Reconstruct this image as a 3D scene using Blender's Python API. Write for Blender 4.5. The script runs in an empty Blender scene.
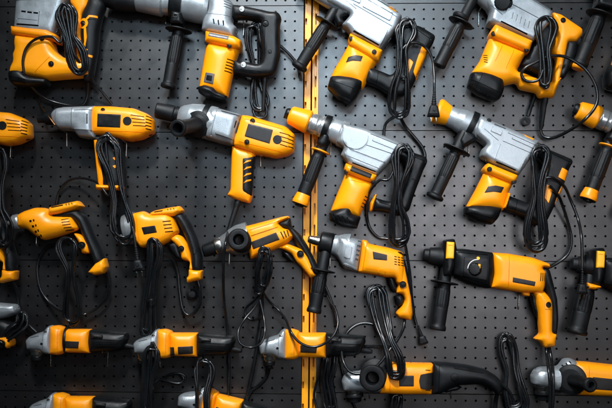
import bpy, bmesh, math, random
import numpy as np
from mathutils import Vector, Matrix
from mathutils.geometry import delaunay_2d_cdt

# ------------------------------------------------------------------ units and camera
K = 0.025 / 9.85            # metres per photograph pixel on the board (holes are 25 mm apart)
FPX = 850.0
D = 2.157
fwd = Vector((-0.035, 1.0, 0.071)).normalized()
cam_loc = -D * fwd
rgt = fwd.cross(Vector((0, 0, 1))).normalized()
upv = rgt.cross(fwd).normalized()
ROLL = 0.0065
r2 = rgt * math.cos(ROLL) + upv * math.sin(ROLL)
u2 = upv * math.cos(ROLL) - rgt * math.sin(ROLL)
rgt, upv = r2, u2

def P(x, y, h):
    """point at height h (in pixel units) off the board, seen at photograph position x, y"""
    d = fwd + rgt * ((x - 306) / FPX) - upv * ((y - 204) / FPX)
    t = (-h * K - cam_loc.y) / d.y
    return cam_loc + d * t

scene = bpy.context.scene
COL = scene.collection
rng = random.Random(7)

# ------------------------------------------------------------------ materials
def mat(name, col, rough=0.45, metal=0.0, bump=0.0, bscale=900, var=0.0, vscale=25, spec=0.5, coat=0.0, rvar=0.0):
    m = bpy.data.materials.new(name); m.use_nodes = True
    nt = m.node_tree; b = nt.nodes['Principled BSDF']
    b.inputs['Base Color'].default_value = (*col, 1)
    b.inputs['Roughness'].default_value = rough
    b.inputs['Metallic'].default_value = metal
    b.inputs['Specular IOR Level'].default_value = spec
    b.inputs['Coat Weight'].default_value = coat
    b.inputs['Coat Roughness'].default_value = 0.25
    tc = nt.nodes.new('ShaderNodeTexCoord')
    if var > 0 or rvar > 0:
        n = nt.nodes.new('ShaderNodeTexNoise'); n.inputs['Scale'].default_value = vscale
        n.inputs['Detail'].default_value = 8; n.inputs['Roughness'].default_value = 0.65
        nt.links.new(tc.outputs['Object'], n.inputs['Vector'])
        if var > 0:
            r = nt.nodes.new('ShaderNodeValToRGB')
            r.color_ramp.elements[0].position = 0.3; r.color_ramp.elements[1].position = 0.72
            r.color_ramp.elements[0].color = (*[c * (1 - var) for c in col], 1)
            r.color_ramp.elements[1].color = (*[min(1, c * (1 + var)) for c in col], 1)
            nt.links.new(n.outputs['Fac'], r.inputs['Fac'])
            hs = nt.nodes.new('ShaderNodeHueSaturation'); oi = nt.nodes.new('ShaderNodeObjectInfo'); m1 = nt.nodes.new('ShaderNodeMapRange'); m2 = nt.nodes.new('ShaderNodeMapRange')
            m1.inputs['To Min'].default_value = 0.4955; m1.inputs['To Max'].default_value = 0.5035; m2.inputs['To Min'].default_value = 1.03; m2.inputs['To Max'].default_value = 0.95
            nt.links.new(oi.outputs['Random'], m1.inputs['Value']); nt.links.new(oi.outputs['Random'], m2.inputs['Value'])
            nt.links.new(m1.outputs['Result'], hs.inputs['Hue']); nt.links.new(m2.outputs['Result'], hs.inputs['Value'])
            nt.links.new(r.outputs['Color'], hs.inputs['Color']); nt.links.new(hs.outputs['Color'], b.inputs['Base Color'])
        if rvar > 0:
            mr = nt.nodes.new('ShaderNodeMapRange')
            mr.inputs['From Min'].default_value = 0.3; mr.inputs['From Max'].default_value = 0.7
            mr.inputs['To Min'].default_value = max(0.05, rough - rvar); mr.inputs['To Max'].default_value = min(1, rough + rvar)
            nt.links.new(n.outputs['Fac'], mr.inputs['Value']); nt.links.new(mr.outputs['Result'], b.inputs['Roughness'])
    if bump > 0:
        n2 = nt.nodes.new('ShaderNodeTexNoise'); n2.inputs['Scale'].default_value = bscale; n2.inputs['Detail'].default_value = 3
        nt.links.new(tc.outputs['Object'], n2.inputs['Vector'])
        bp = nt.nodes.new('ShaderNodeBump'); bp.inputs['Strength'].default_value = bump; bp.inputs['Distance'].default_value = 0.0006
        nt.links.new(n2.outputs['Fac'], bp.inputs['Height']); nt.links.new(bp.outputs['Normal'], b.inputs['Normal'])
    return m

M = {
 'orange': mat('orange_plastic', (0.97, 0.318, 0.003), 0.34, spec=0.4, bump=0.3, bscale=1100, var=0.07, vscale=14, rvar=0.08),
 'silver': mat('cast_alloy', (0.31, 0.34, 0.36), 0.38, metal=0.5, bump=0.6, bscale=520, var=0.14, vscale=30, rvar=0.1),
 'silverd': mat('machined_alloy', (0.36, 0.38, 0.39), 0.3, metal=0.7, bump=0.15, bscale=700, var=0.1, vscale=40, rvar=0.1),
 'black': mat('black_plastic', (0.004, 0.0048, 0.0055), 0.40, spec=0.24, bump=0.3, bscale=1000, var=0.25, vscale=40, rvar=0.12),
 'rubber': mat('black_rubber', (0.0045, 0.0055, 0.0065), 0.46, spec=0.26, bump=0.5, bscale=1500, var=0.3, vscale=30, rvar=0.1),
 'cord': mat('cord_rubber', (0.005, 0.006, 0.007), 0.27, spec=0.45, bump=0.1, bscale=500, var=0.2, vscale=30, rvar=0.08),
 'dark': mat('dark_recess', (0.004, 0.004, 0.004), 0.8),
 'plate': mat('dark_label_plate', (0.016, 0.014, 0.014), 0.45, spec=0.3, var=0.25, vscale=60, rvar=0.1),
 'greyplate': mat('grey_label_plate', (0.10, 0.095, 0.10), 0.4, var=0.15, vscale=60),
 'steel': mat('bright_steel', (0.5, 0.49, 0.46), 0.25, metal=1.0, var=0.1, vscale=50, rvar=0.08),
 'brass': mat('copper_wire', (0.22, 0.11, 0.05), 0.4, metal=1.0),
 'yellow': mat('yellow_clamp_plastic', (0.95, 0.45, 0.01), 0.4, bump=0.2, var=0.04),
 'white': mat('white_print', (0.7, 0.7, 0.68), 0.5),
 'upright': mat('orange_powder_coat', (0.92, 0.36, 0.008), 0.33, bump=0.3, bscale=600, var=0.08, vscale=20, rvar=0.1),
}

# ------------------------------------------------------------------ 2-D helpers
def dens(poly, step):
    out = []
    n = len(poly)
    for i in range(n):
        a = np.array(poly[i][:2], float); b = np.array(poly[(i + 1) % n][:2], float)
        k = max(1, int(math.ceil(np.linalg.norm(b - a) / step)))
        for j in range(k): out.append(a + (b - a) * j / k)
    return np.array(out)

def rnd(poly, r):
    """round the corners of a polygon; a third value on a point overrides the radius"""
    out = []; n = len(poly)
    for i in range(n):
        p0 = Vector(poly[i - 1][:2]); p = Vector(poly[i][:2]); p1 = Vector(poly[(i + 1) % n][:2])
        rr = poly[i][2] if len(poly[i]) > 2 else r
        a = (p0 - p); b = (p1 - p); la, lb = a.length, b.length
        if la < 1e-6 or lb < 1e-6: continue
        cut = min(rr, la * 0.48, lb * 0.48)
        if cut < 0.05: out.append((p.x, p.y)); continue
        A = p + a * (cut / la); B = p + b * (cut / lb)
        for t in (0, 0.2, 0.4, 0.6, 0.8, 1.0):
            q = A * (1 - t) ** 2 + p * 2 * t * (1 - t) + B * t * t
            out.append((q.x, q.y))
    return out

def seg_dist(pts, poly):
    poly = np.asarray(poly)[:, :2]
    a = poly; b = np.roll(poly, -1, axis=0); ab = b - a
    L = (ab ** 2).sum(1) + 1e-12
    res = np.empty(len(pts))
    for s in range(0, len(pts), 4000):
        p = pts[s:s + 4000]
        ap = p[:, None, :] - a[None]
        t = np.clip((ap * ab[None]).sum(2) / L[None], 0, 1)
        d = ap - t[..., None] * ab[None]
        res[s:s + 4000] = np.sqrt((d ** 2).sum(2).min(1))
    return res

def inside(pts, poly):
    poly = np.asarray(poly)[:, :2]
    x, y = pts[:, 0], pts[:, 1]; c = np.zeros(len(pts), bool); n = len(poly); j = n - 1
    for i in range(n):
        xi, yi = poly[i]; xj, yj = poly[j]
        if yi != yj:
            m = ((yi > y) != (yj > y)) & (x < (xj - xi) * (y - yi) / (yj - yi) + xi)
            c ^= m
        j = i
    return c

def inset(poly, d):
    """move a dense polygon inwards by d, keeping only valid points"""
    poly = np.asarray(poly)
    area = 0.5 * np.sum(poly[:, 0] * np.roll(poly[:, 1], -1) - np.roll(poly[:, 0], -1) * poly[:, 1])
    t = np.roll(poly, -1, 0) - np.roll(poly, 1, 0)
    t /= (np.linalg.norm(t, axis=1)[:, None] + 1e-9)
    nrm = np.stack([-t[:, 1], t[:, 0]], 1) * (1 if area > 0 else -1)
    q = poly + nrm * d
    ok = inside(q, poly) & (seg_dist(q, poly) > d * 0.93)
    return q[ok]

def slot(x1, y1, x2, y2, w):
    d = Vector((x2 - x1, y2 - y1)).normalized(); n = Vector((-d.y, d.x)) * w / 2
    return [(x1 + n.x, y1 + n.y), (x2 + n.x, y2 + n.y), (x2 - n.x, y2 - n.y), (x1 - n.x, y1 - n.y)]

def circ(x, y, r, n=20, ry=None):
    ry = ry or r
    return [(x + r * math.cos(2 * math.pi * k / n), y + ry * math.sin(2 * math.pi * k / n)) for k in range(n)]

def catmull(pts, sub=8):
    P_ = [np.array(p, float) for p in pts]
    P_ = [2 * P_[0] - P_[1]] + P_ + [2 * P_[-1] - P_[-2]]
    out = []
    for i in range(1, len(P_) - 2):
        p0, p1, p2, p3 = P_[i - 1:i + 3]
        for k in range(sub):
            t = k / sub
            out.append(0.5 * ((2 * p1) + (-p0 + p2) * t + (2 * p0 - 5 * p1 + 4 * p2 - p3) * t * t + (-p0 + 3 * p1 - 3 * p2 + p3) * t ** 3))
    out.append(P_[-2])
    return out

def make_mesh(name, verts, faces, mats, fmat=None, sharp=38):
    me = bpy.data.meshes.new(name)
    me.from_pydata([tuple(v) for v in verts], [], [tuple(int(i) for i in f) for f in faces])
    for m in mats: me.materials.append(m)
    if fmat is not None: me.polygons.foreach_set('material_index', [int(i) for i in fmat])
    bm = bmesh.new(); bm.from_mesh(me)
    bmesh.ops.recalc_face_normals(bm, faces=bm.faces)
    bm.to_mesh(me); bm.free()
    me.polygons.foreach_set('use_smooth', [True] * len(me.polygons))
    me.set_sharp_from_angle(angle=math.radians(sharp))
    me.update()
    return me

class Tool:
    """a thing: an Empty plus parts; coordinates are photograph pixels and heights off the board"""
    def __init__(s, name, label, cat, cx, cy, h0=17, tr=None, group=None):
        s.h0 = h0
        s.trf = tr or (lambda x, y: (x, y))
        s.sc = 1.0
        if tr:
            a = tr(cx, cy); b = tr(cx + 10, cy)
            s.sc = math.hypot(b[0] - a[0], b[1] - a[1]) / 10
        c = s.trf(cx, cy)
        s.org = P(c[0], c[1], 0)
        s.e = bpy.data.objects.new(name, None); COL.objects.link(s.e)
        s.e.location = s.org; s.e.empty_display_size = 0.05
        s.e['label'] = label; s.e['category'] = cat
        if group: s.e['group'] = group
    def _link(s, name, me, parent=None, label=None):
        o = bpy.data.objects.new(name, me); COL.objects.link(o)
        o.parent = parent or s.e
        if label: o['label'] = label
        return o
    def pl(s, x, y, h):          # on the tool's own plane
        X, Y = s.trf(x, y); b = P(X, Y, s.h0)
        return Vector((b.x, -h * K, b.z)) - s.org
    def pp(s, x, y, h):          # true point at height h
        X, Y = s.trf(x, y)
        return P(X, Y, h) - s.org
    # ---- inflated outline with engraved or raised features
    def blob(s, name, m, poly, t=12, R=None, p=2.0, w=0.0, hc=0.0, r=1.5, feats=(), grid=1.25, parent=None, label=None, slope=None, back=True, extra=()):
        t *= s.sc; hc0 = s.h0 + hc * s.sc; w *= s.sc
        poly = rnd(poly, r) if r else [q[:2] for q in poly]
        out = dens(poly, 1.3)
        dmax = None
        x0, y0 = out.min(0); x1, y1 = out.max(0)
        if R is None: R = min(x1 - x0, y1 - y0) / 2
        ftl = []
        for f in feats:
            fp, dh = f[0], f[1]; fm = f[2] if len(f) > 2 else None; e = f[3] if len(f) > 3 else 0.22
            fd = dens(fp, 1.1); fi = inset(fd, e)
            ftl.append((fd, fi, dh, fm, e))
        gs = 0.8; pad = 6
        GX = np.arange(x0 - pad, x1 + pad + gs, gs); GY = np.arange(y0 - pad, y1 + pad + gs, gs)
        gg = np.stack(np.meshgrid(GX, GY), -1).reshape(-1, 2)
        gd = np.where(inside(gg, out), seg_dist(gg, out), 0)
        def prof_(d): return w + (t - w) * (1 - (1 - np.clip(d / R, 0, 1)) ** p) ** (1 / p)
        Z0 = np.where(gd > 0, prof_(gd), 0).reshape(len(GY), len(GX)); MK = (gd > 0).astype(float).reshape(Z0.shape)
        sg = min(2.4, R * 0.24) / gs; kr = int(3 * sg) + 1
        ker = np.exp(-0.5 * (np.arange(-kr, kr + 1) / sg) ** 2); ker /= ker.sum()
        def blur(a):
            for ax in (0, 1):
                pw = [(0, 0), (0, 0)]; pw[ax] = (kr, kr); q_ = np.pad(a, pw); n_ = a.shape[ax]
                a = sum(ker[i_] * (q_[i_:i_ + n_] if ax == 0 else q_[:, i_:i_ + n_]) for i_ in range(len(ker)))
            return a
        ZS = blur(Z0 * MK) / np.maximum(blur(MK), 1e-3)
        def hf(pts):
            pts = np.asarray(pts, float).reshape(-1, 2)
            d = np.where(inside(pts, out), seg_dist(pts, out), 0)
            z = prof_(d)
            fx = np.clip((pts[:, 0] - GX[0]) / gs, 0, len(GX) - 1.001); fy = np.clip((pts[:, 1] - GY[0]) / gs, 0, len(GY) - 1.001)
            ix = fx.astype(int); iy = fy.astype(int); fx -= ix; fy -= iy
            zs = ZS[iy, ix] * (1 - fx) * (1 - fy) + ZS[iy, ix + 1] * fx * (1 - fy) + ZS[iy + 1, ix] * (1 - fx) * fy + ZS[iy + 1, ix + 1] * fx * fy
            k = np.clip((d / R - 0.08) / 0.5, 0, 1); k = k * k * (3 - 2 * k)
            return z * (1 - k) + zs * k
        pts = [out]; edges = []; n0 = len(out)
        edges += [(i, (i + 1) % n0) for i in range(n0)]
        cnt = n0
        for fd, fi, dh, fm, e in ftl:
            pts.append(fd); edges += [(cnt + i, cnt + (i + 1) % len(fd)) for i in range(len(fd))]; cnt += len(fd)
            if len(fi) > 2: pts.append(fi); cnt += len(fi)
        for th in (12, 25, 40, 56, 73):
            d = R * (1 - math.cos(math.radians(th)))
            if d < 0.12: continue
            q = inset(out, d)
            if len(q):
                for fd, *_ in ftl:
                    if len(q): q = q[seg_dist(q, fd) > 0.3]
                if len(q): pts.append(q); cnt += len(q)
        gx, gy = np.meshgrid(np.arange(x0, x1, grid), np.arange(y0, y1, grid))
        gy = gy + (np.arange(gy.shape[1]) % 2) * grid / 2
        g = np.stack([gx.ravel(), gy.ravel()], 1)
        g = g[inside(g, out)]
        if len(g): g = g[seg_dist(g, out) > R * 0.55 if R < 3 else seg_dist(g, out) > 0.9]
        for fd, *_ in ftl:
            if len(g): g = g[seg_dist(g, fd) > 0.4]
        if len(g): pts.append(g)
        A = np.concatenate(pts)
        gain = 1.9 if m.name == 'cast_alloy' else 1.9
        V, E, F, *_ = delaunay_2d_cdt([Vector(a) for a in A], edges, [], 0, 1e-4, False)
        V = np.array([(v.x, v.y) for v in V])
        F = np.array([f for f in F if len(f) == 3])
        cen = V[F].mean(1)
        F = F[inside(cen, out)]; cen = V[F].mean(1)
        z = hf(V)
        fmat = np.zeros(len(F), int); mats = [m]
        for fd, fi, dh, fm, e in ftl:
            ins = inside(V, fd); sd = np.where(ins, seg_dist(V, fd), 0)
            z = z + dh * gain * s.sc * np.clip(sd / e, 0, 1)
            if fm is not None:
                if fm not in mats: mats.append(fm)
                fmat[inside(cen, fd)] = mats.index(fm)
        onb = seg_dist(V, out) < 1e-3
        n = len(V)
        top = [s.pl(V[i, 0], V[i, 1], hc0 + z[i]) for i in range(n)]
        verts = list(top); faces = [tuple(f) for f in F]; fm_ = list(fmat)
        if back:
            zb = hf(V)
            idx = {}
            for i in range(n):
                if onb[i] and w < 1e-6: idx[i] = i
                else:
                    idx[i] = len(verts); verts.append(s.pl(V[i, 0], V[i, 1], hc0 - zb[i]))
            for f in F: faces.append((idx[f[2]], idx[f[1]], idx[f[0]])); fm_.append(0)
            if w >= 1e-6:
                ec = {}
                for f in F:
                    for a, b in ((f[0], f[1]), (f[1], f[2]), (f[2], f[0])):
                        k = (min(a, b), max(a, b)); ec[k] = ec.get(k, 0) + 1
                for (a, b), c in ec.items():
                    if c == 1: faces.append((a, b, idx[b], idx[a])); fm_.append(0)
        me = make_mesh(name, verts, faces, mats, fm_)
        o = s._link(name, me, parent, label)
        def hf_abs(pts): return hf(pts) + hc0
        o_h = hf_abs
        return o, o_h
    # ---- thin plate lying on a body's surface
    def decal(s, name, m, poly, hf, rise=0.35, r=0.6, parent=None, feats=(), label=None, sink=0.6):
        poly = rnd(poly, r) if r else poly
        out = dens(poly, 1.2); ins_ = inset(out, 0.25)
        x0, y0 = out.min(0); x1, y1 = out.max(0)
        gx, gy = np.meshgrid(np.arange(x0, x1, 1.3), np.arange(y0, y1, 1.3))
        g = np.stack([gx.ravel(), gy.ravel()], 1); g = g[inside(g, out)]
        if len(g): g = g[seg_dist(g, out) > 0.7]
        A = np.concatenate([out, ins_] + ([g] if len(g) else []))
        V, E, F, *_ = delaunay_2d_cdt([Vector(a) for a in A], [(i, (i + 1) % len(out)) for i in range(len(out))], [], 0, 1e-4, False)
        V = np.array([(v.x, v.y) for v in V]); F = np.array([f for f in F if len(f) == 3])
        F = F[inside(V[F].mean(1), out)]
        z = hf(V); d = seg_dist(V, out)
        zz = z + np.where(d > 0.12, rise, rise * 0.55) * s.sc
        verts = [s.pl(V[i, 0], V[i, 1], zz[i]) for i in range(len(V))]
        faces = [tuple(f) for f in F]
        ec = {}
        for f in F:
            for a, b in ((f[0], f[1]), (f[1], f[2]), (f[2], f[0])):
                k = (min(a, b), max(a, b)); ec[k] = ec.get(k, 0) + 1
        low = {}
        for (a, b), c in ec.items():
            if c == 1:
                for q in (a, b):
                    if q not in low:
                        low[q] = len(verts); verts.append(s.pl(V[q, 0], V[q, 1], z[q] - sink))
                faces.append((a, b, low[b], low[a]))
        me = make_mesh(name, verts, faces, [m])
        return s._link(name, me, parent, label)
    # ---- surface of revolution; a, b are (x, y, h); prof is [(t, r)] in pixels along the axis
    def lathe(s, name, m, a, b, prof, n=36, flute=None, parent=None, bev=0.35, label=None, caps=True):
        A = s.pp(*a); B = s.pp(*b); ax = (B - A).normalized()
        q = ax.orthogonal().normalized(); r_ = ax.cross(q)
        L = (B - A).length
        pr = rnd_open(prof, bev)
        if flute: n = max(n, flute[0] * 6)
        verts = []; faces = []
        kk = K * s.sc
        for (t, r) in pr:
            c = A + ax * (t * kk)
            for j in range(n):
                th = 2 * math.pi * j / n
                rr = r
                if flute and flute[2] <= t <= flute[3]:
                    rr = r - flute[1] * (0.5 + 0.5 * math.cos(th * flute[0])) ** 3
                verts.append(c + (q * math.cos(th) + r_ * math.sin(th)) * max(rr, 0.001) * kk)
        N = len(pr)
        for i in range(N - 1):
            for j in range(n):
                faces.append((i * n + j, i * n + (j + 1) % n, (i + 1) * n + (j + 1) % n, (i + 1) * n + j))
        if caps:
            faces.append(tuple(range(n))); faces.append(tuple((N - 1) * n + j for j in range(n)))
        me = make_mesh(name, verts, faces, [m])
        return s._link(name, me, parent, label)
    # ---- cable
    def tube(s, name, m, pts, r=1.45, n=10, sub=8, parent=None, ends=True, label=None):
        pts = [s.pp(*p) for p in pts]
        me = tube_mesh(name, m, pts, r * K * s.sc, n, sub)
        return s._link(name, me, parent, label)
    def screw(s, x, y, hf, r=1.6, m=None, parent=None):
        h = float(hf([(x, y)])[0]) if callable(hf) else hf
        X, Y = x, y
        a = s.pl(x, y, h - 1.0); me = screw_mesh(r * K * s.sc, m or M['black'])
        o = s._link('screw', me, parent)
        o.location = a; o.rotation_euler = (math.radians(90), rng.uniform(0, 3), 0)
        return o

_scr = {}
def screw_mesh(r, m):
    k = (round(r, 5), m.name)
    if k in _scr: return _scr[k]
    prof = [(0, 1.25), (0.55, 1.25), (0.62, 1.15), (0.45, 0.95), (0.45, 0.8), (0.62, 0.66), (0.66, 0.3), (0.4, 0.22), (0.4, 0.0001)]
    n = 16; verts = []; faces = []
    for (t, q) in prof:
        for j in range(n):
            th = 2 * math.pi * j / n
            verts.append((q * r * math.cos(th), q * r * math.sin(th), t * r * 1.6))
    for i in range(len(prof) - 1):
        for j in range(n): faces.append((i * n + j, i * n + (j + 1) % n, (i + 1) * n + (j + 1) % n, (i + 1) * n + j))
    me = make_mesh('screw', verts, faces, [m]); _scr[k] = me
    return me

def rnd_open(prof, r):
    out = [tuple(prof[0])]
    for i in range(1, len(prof) - 1):
        p0 = Vector(prof[i - 1]); p = Vector(prof[i]); p1 = Vector(prof[i + 1])
        a = p0 - p; b = p1 - p
        if a.length < 1e-6 or b.length < 1e-6: continue
        c = min(r, a.length * 0.45, b.length * 0.45)
        A = p + a.normalized() * c; B = p + b.normalized() * c
        for t in (0, 0.5, 1):
            q = A * (1 - t) ** 2 + p * 2 * t * (1 - t) + B * t * t
            out.append((q.x, q.y))
    out.append(tuple(prof[-1]))
    return out

def tube_mesh(name, m, pts, r, n=10, sub=8, sq=None):
    c = catmull(pts, sub); c = [Vector(p) for p in c]
    # even spacing
    verts = []; faces = []
    t0 = (c[1] - c[0]).normalized(); nrm = t0.orthogonal().normalized()
    for i, p in enumerate(c):
        t = (c[min(i + 1, len(c) - 1)] - c[max(i - 1, 0)])
        t = t.normalized() if t.length > 1e-9 else t0
        nrm = (nrm - t * nrm.dot(t))
        nrm = nrm.normalized() if nrm.length > 1e-6 else t.orthogonal().normalized()
        bn = t.cross(nrm)
        for j in range(n):
            th = 2 * math.pi * j / n
            verts.append(p + (nrm * math.cos(th) + bn * math.sin(th)) * r)
    for i in range(len(c) - 1):
        for j in range(n): faces.append((i * n + j, i * n + (j + 1) % n, (i + 1) * n + (j + 1) % n, (i + 1) * n + j))
    faces.append(tuple(range(n))); faces.append(tuple((len(c) - 1) * n + j for j in range(n)))
    return make_mesh(name, verts, faces, [m], sharp=60)

# ------------------------------------------------------------------ composite parts
def hank(T, ctr, ws, turns=3, r=1.35, seed=1, lead=None, tail=None, tie=None, jit=1.0, name='power_cord'):
    """a folded bundle of cord. ctr: [(x, y, h)] from top to bottom, ws: half widths at those points"""
    R = random.Random(seed)
    C = [np.array(p, float) for p in catmull(ctr, 10)]
    W = [float(v[0]) for v in catmull([(w, 0) for w in ws], 10)]
    S = [0.0]
    for a, b in zip(C, C[1:]): S.append(S[-1] + float(np.linalg.norm((b - a)[:2])))
    LN = S[-1]
    def at(s):
        s_ = min(max(s, 0), LN)
        k = 0
        while k < len(S) - 2 and S[k + 1] < s_: k += 1
        f = (s_ - S[k]) / max(1e-6, S[k + 1] - S[k])
        c = C[k] * (1 - f) + C[k + 1] * f; w = W[k] * (1 - f) + W[k + 1] * f
        t_ = C[min(k + 2, len(C) - 1)] - C[max(k - 1, 0)]; t_ = t_[:2] / (np.linalg.norm(t_[:2]) + 1e-6)
        if s != s_: c = c + np.array([t_[0], t_[1], 0]) * (s - s_)
        return c, w, t_
    pts = []
    if lead: pts += [tuple(p) for p in lead]
    for k in range(turns):
        q = 1.0 - 0.62 * (k / max(1, turns - 1)) * (0.75 + 0.25 * R.random()) if turns > 1 else 1.0
        if k % 2: q = min(1, q + 0.25)
        lift = 2.0 * ((k * 2) % turns) / max(1, turns - 1)
        wt, wb = ws[0] * q, ws[-1] * q
        st = R.uniform(-1.5, 3.5) * jit; sb = LN - R.uniform(-2, 6) * jit
        dxt, dxb = R.uniform(-1, 1) * jit, R.uniform(-1.8, 1.8) * jit
        ph1, ph2 = R.uniform(0, 6.28), R.uniform(0, 6.28)
        for side in (1, -1):
            ss = []
            ss.append((st, 0.0)); ss.append((st + wt * 0.32, 0.72)); ss.append((st + wt * 1.05, 1.0))
            a, b = st + wt * 1.05 + 6, sb - wb * 1.05 - 4
            n = max(1, int((b - a) / 8))
            for m_ in range(n + 1):
                if b > a: ss.append((a + (b - a) * m_ / max(1, n), 1.0))
            ss.append((sb - wb * 1.0, 1.0)); ss.append((sb - wb * 0.3, 0.7)); ss.append((sb, 0.0))
            if side < 0: ss = ss[::-1]
            if side < 0: ss = ss[1:]
            if side > 0 and k: ss = ss[1:]
            for s_, e in ss:
                c, w, t_ = at(s_)
                u = s_ / LN
                off = side * w * q * e + dxt * (1 - u) + dxb * u + 0.5 * jit * math.sin(u * 5 + ph1 * side)
                nx, ny = -t_[1], t_[0]
                pts.append((c[0] - nx * off, c[1] - ny * off, c[2] + lift + side * 0.8 * math.sin(u * 6 + ph2)))
    if tail: pts += [tuple(p) for p in tail]
    q = [pts[0]]
    for p in pts[1:]:
        if math.dist(p, q[-1]) > 1.8: q.append(p)
    o = T.tube(name, M['cord'], q, r=r, n=9, sub=5)
    if tie is not None:
        for ti in (tie if isinstance(tie, list) else [tie]):
            x, y, h, w = ti
            T.lathe('cable_tie', M['black'], (x, y - 1.0, h), (x + 0.2, y + 1.2, h), [(0, w - 0.5), (0, w), (2.0, w), (2.0, w - 0.5)], n=20, parent=o, caps=False)
    return o

def plug(T, x, y, ang, h, cord, s=1.0, prongs=True):
    """two-pin plug; ang is the direction the pins point, in degrees, 90 = down in the photograph"""
    c, sn = math.cos(math.radians(ang)), math.sin(math.radians(ang))
    def L(u, v): return (x + (u * c - v * sn) * s, y + (u * sn + v * c) * s)
    a = L(-20, 0); b = L(-3, 0)
    prof = [(0, 1.3)]
    for k in range(6): prof += [(1 + k * 2.3, 1.5 + k * 0.22), (2.3 + k * 2.3, 1.5 + k * 0.22), (2.4 + k * 2.3, 1.1 + k * 0.22), (3.2 + k * 2.3, 1.1 + k * 0.22)]
    prof += [(16.5, 3.0)]
    T.lathe('strain_relief', M['rubber'], (*a, h), (*b, h), [(t * s, r * s) for t, r in prof], n=18, bev=0.1, parent=cord)
    # body is a plate-like block
    old = T.h0; T.h0 = h
    body = [L(-5, -3), L(-3, -4.4), L(5.5, -6.4), L(7.2, -6.4), L(7.2, 6.4), L(5.5, 6.4), L(-3, 4.4), L(-5, 3)]
    o, hf = T.blob('plug', M['rubber'], body, t=4.2 * s, R=2.2, p=2.5, r=0.8, parent=cord,
                   feats=[(slot(*L(4.6, -5.2), *L(4.6, 5.2), 0.9), -0.7), (circ(*L(0.4, 0), 1.5 * s), 0.5)])
    if prongs:
        for v in (-2.6, 2.6):
            T.blob('prong', M['steel'], [L(6.8, v - 0.65), L(13.0, v - 0.65), L(13.0, v + 0.65), L(6.8, v + 0.65)], t=1.6 * s, R=0.5, p=3, r=0.3, grid=2, parent=cord)
    T.h0 = old

def side_handle(T, top, end, r=6.3, fl=3, fr=12.5, neck=5.0, lip=7.6, necklen=6, orange=False, parent=None, ringed=False):
    """top and end are (x, y, h). The guard flange sits fl pixels from top."""
    A = T.pp(*top); B = T.pp(*end); L = (B - A).length / (K * T.sc)
    o = T.lathe('side_handle', M['rubber'], top, end,
        [(-necklen, 0.01), (-necklen, neck), (fl, neck), (fl + 1.2, neck + 1), (fl + 4, r * 0.9), (fl + 6, r * 0.93), (fl + 8, r), (L * 0.55, r * 1.04), (L * 0.6, r * 1.0), (L * 0.61, r * 0.97), (L * 0.63, r * 1.0),
         (L - 7, r * 0.97), (L - 5, r), (L - 3.4, lip), (L - 1.0, lip), (L, lip - 0.9), (L, 2.6), (L - 2, 2.2), (L - 2, 0.01)],
        n=40, flute=(14, 0.32, fl + 8, L * 0.6), caps=False)
    T.lathe('hand_guard', M['orange'] if ringed else M['rubber'], top, end, [(fl - 0.9, neck - 1), (fl - 0.9, fr * 0.7), (fl - 0.2, fr), (fl + 0.9, fr), (fl + 1.6, fr * 0.72), (fl + 2.0, neck - 1)], n=40, parent=o, caps=False, bev=0.4)
    if orange:
        T.lathe('end_cap', M['orange'], top, end, [(L - 11.5, r - 0.6), (L - 11.5, r + 0.25), (L - 9, r + 0.6), (L - 4, lip + 0.3), (L - 1.4, lip + 0.2), (L - 0.6, lip - 0.6), (L - 0.6, 3)], n=40, parent=o, caps=False)
        T.lathe('end_plug', M['black'], top, end, [(L - 1.5, 4.4), (L + 1.2, 4.4), (L + 1.6, 3.6), (L + 1.6, 0.01)], n=30, parent=o, caps=False)
    return o
# ------------------------------------------------------------------ pegboard
def board_material():
    m = bpy.data.materials.new('pegboard_paint'); m.use_nodes = True
    nt = m.node_tree; b = nt.nodes['Principled BSDF']; N = nt.nodes.new; Lk = nt.links.new
    tc = N('ShaderNodeTexCoord')
    n1 = N('ShaderNodeTexNoise'); n1.inputs['Scale'].default_value = 2.2; n1.inputs['Detail'].default_value = 9; n1.inputs['Roughness'].default_value = 0.6
    Lk(tc.outputs['Object'], n1.inputs['Vector'])
    cr = N('ShaderNodeValToRGB'); cr.color_ramp.elements[0].position = 0.3; cr.color_ramp.elements[1].position = 0.75
    cr.color_ramp.elements[0].color = (0.0036, 0.0034, 0.0036, 1); cr.color_ramp.elements[1].color = (0.0065, 0.006, 0.0062, 1)
    Lk(n1.outputs['Fac'], cr.inputs['Fac']); Lk(cr.outputs['Color'], b.inputs['Base Color'])
    n2 = N('ShaderNodeTexNoise'); n2.inputs['Scale'].default_value = 14; n2.inputs['Detail'].default_value = 10; n2.inputs['Roughness'].default_value = 0.7
    Lk(tc.outputs['Object'], n2.inputs['Vector'])
    mr = N('ShaderNodeMapRange'); mr.inputs['From Min'].default_value = 0.3; mr.inputs['From Max'].default_value = 0.7
    mr.inputs['To Min'].default_value = 0.27; mr.inputs['To Max'].default_value = 0.41
    Lk(n2.outputs['Fac'], mr.inputs['Value']); Lk(mr.outputs['Result'], b.inputs['Roughness'])
    b.inputs['Specular IOR Level'].default_value = 0.8
    n3 = N('ShaderNodeTexNoise'); n3.inputs['Scale'].default_value = 1400; n3.inputs['Detail'].default_value = 2
    Lk(tc.outputs['Object'], n3.inputs['Vector'])
    bp = N('ShaderNodeBump'); bp.inputs['Strength'].default_value = 0.35; bp.inputs['Distance'].default_value = 0.0003
    Lk(n3.outputs['Fac'], bp.inputs['Height']); Lk(bp.outputs['Normal'], b.inputs['Normal'])
    return m
MB = board_material()
PITCH = 0.025; PH = PITCH * 13.2

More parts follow.
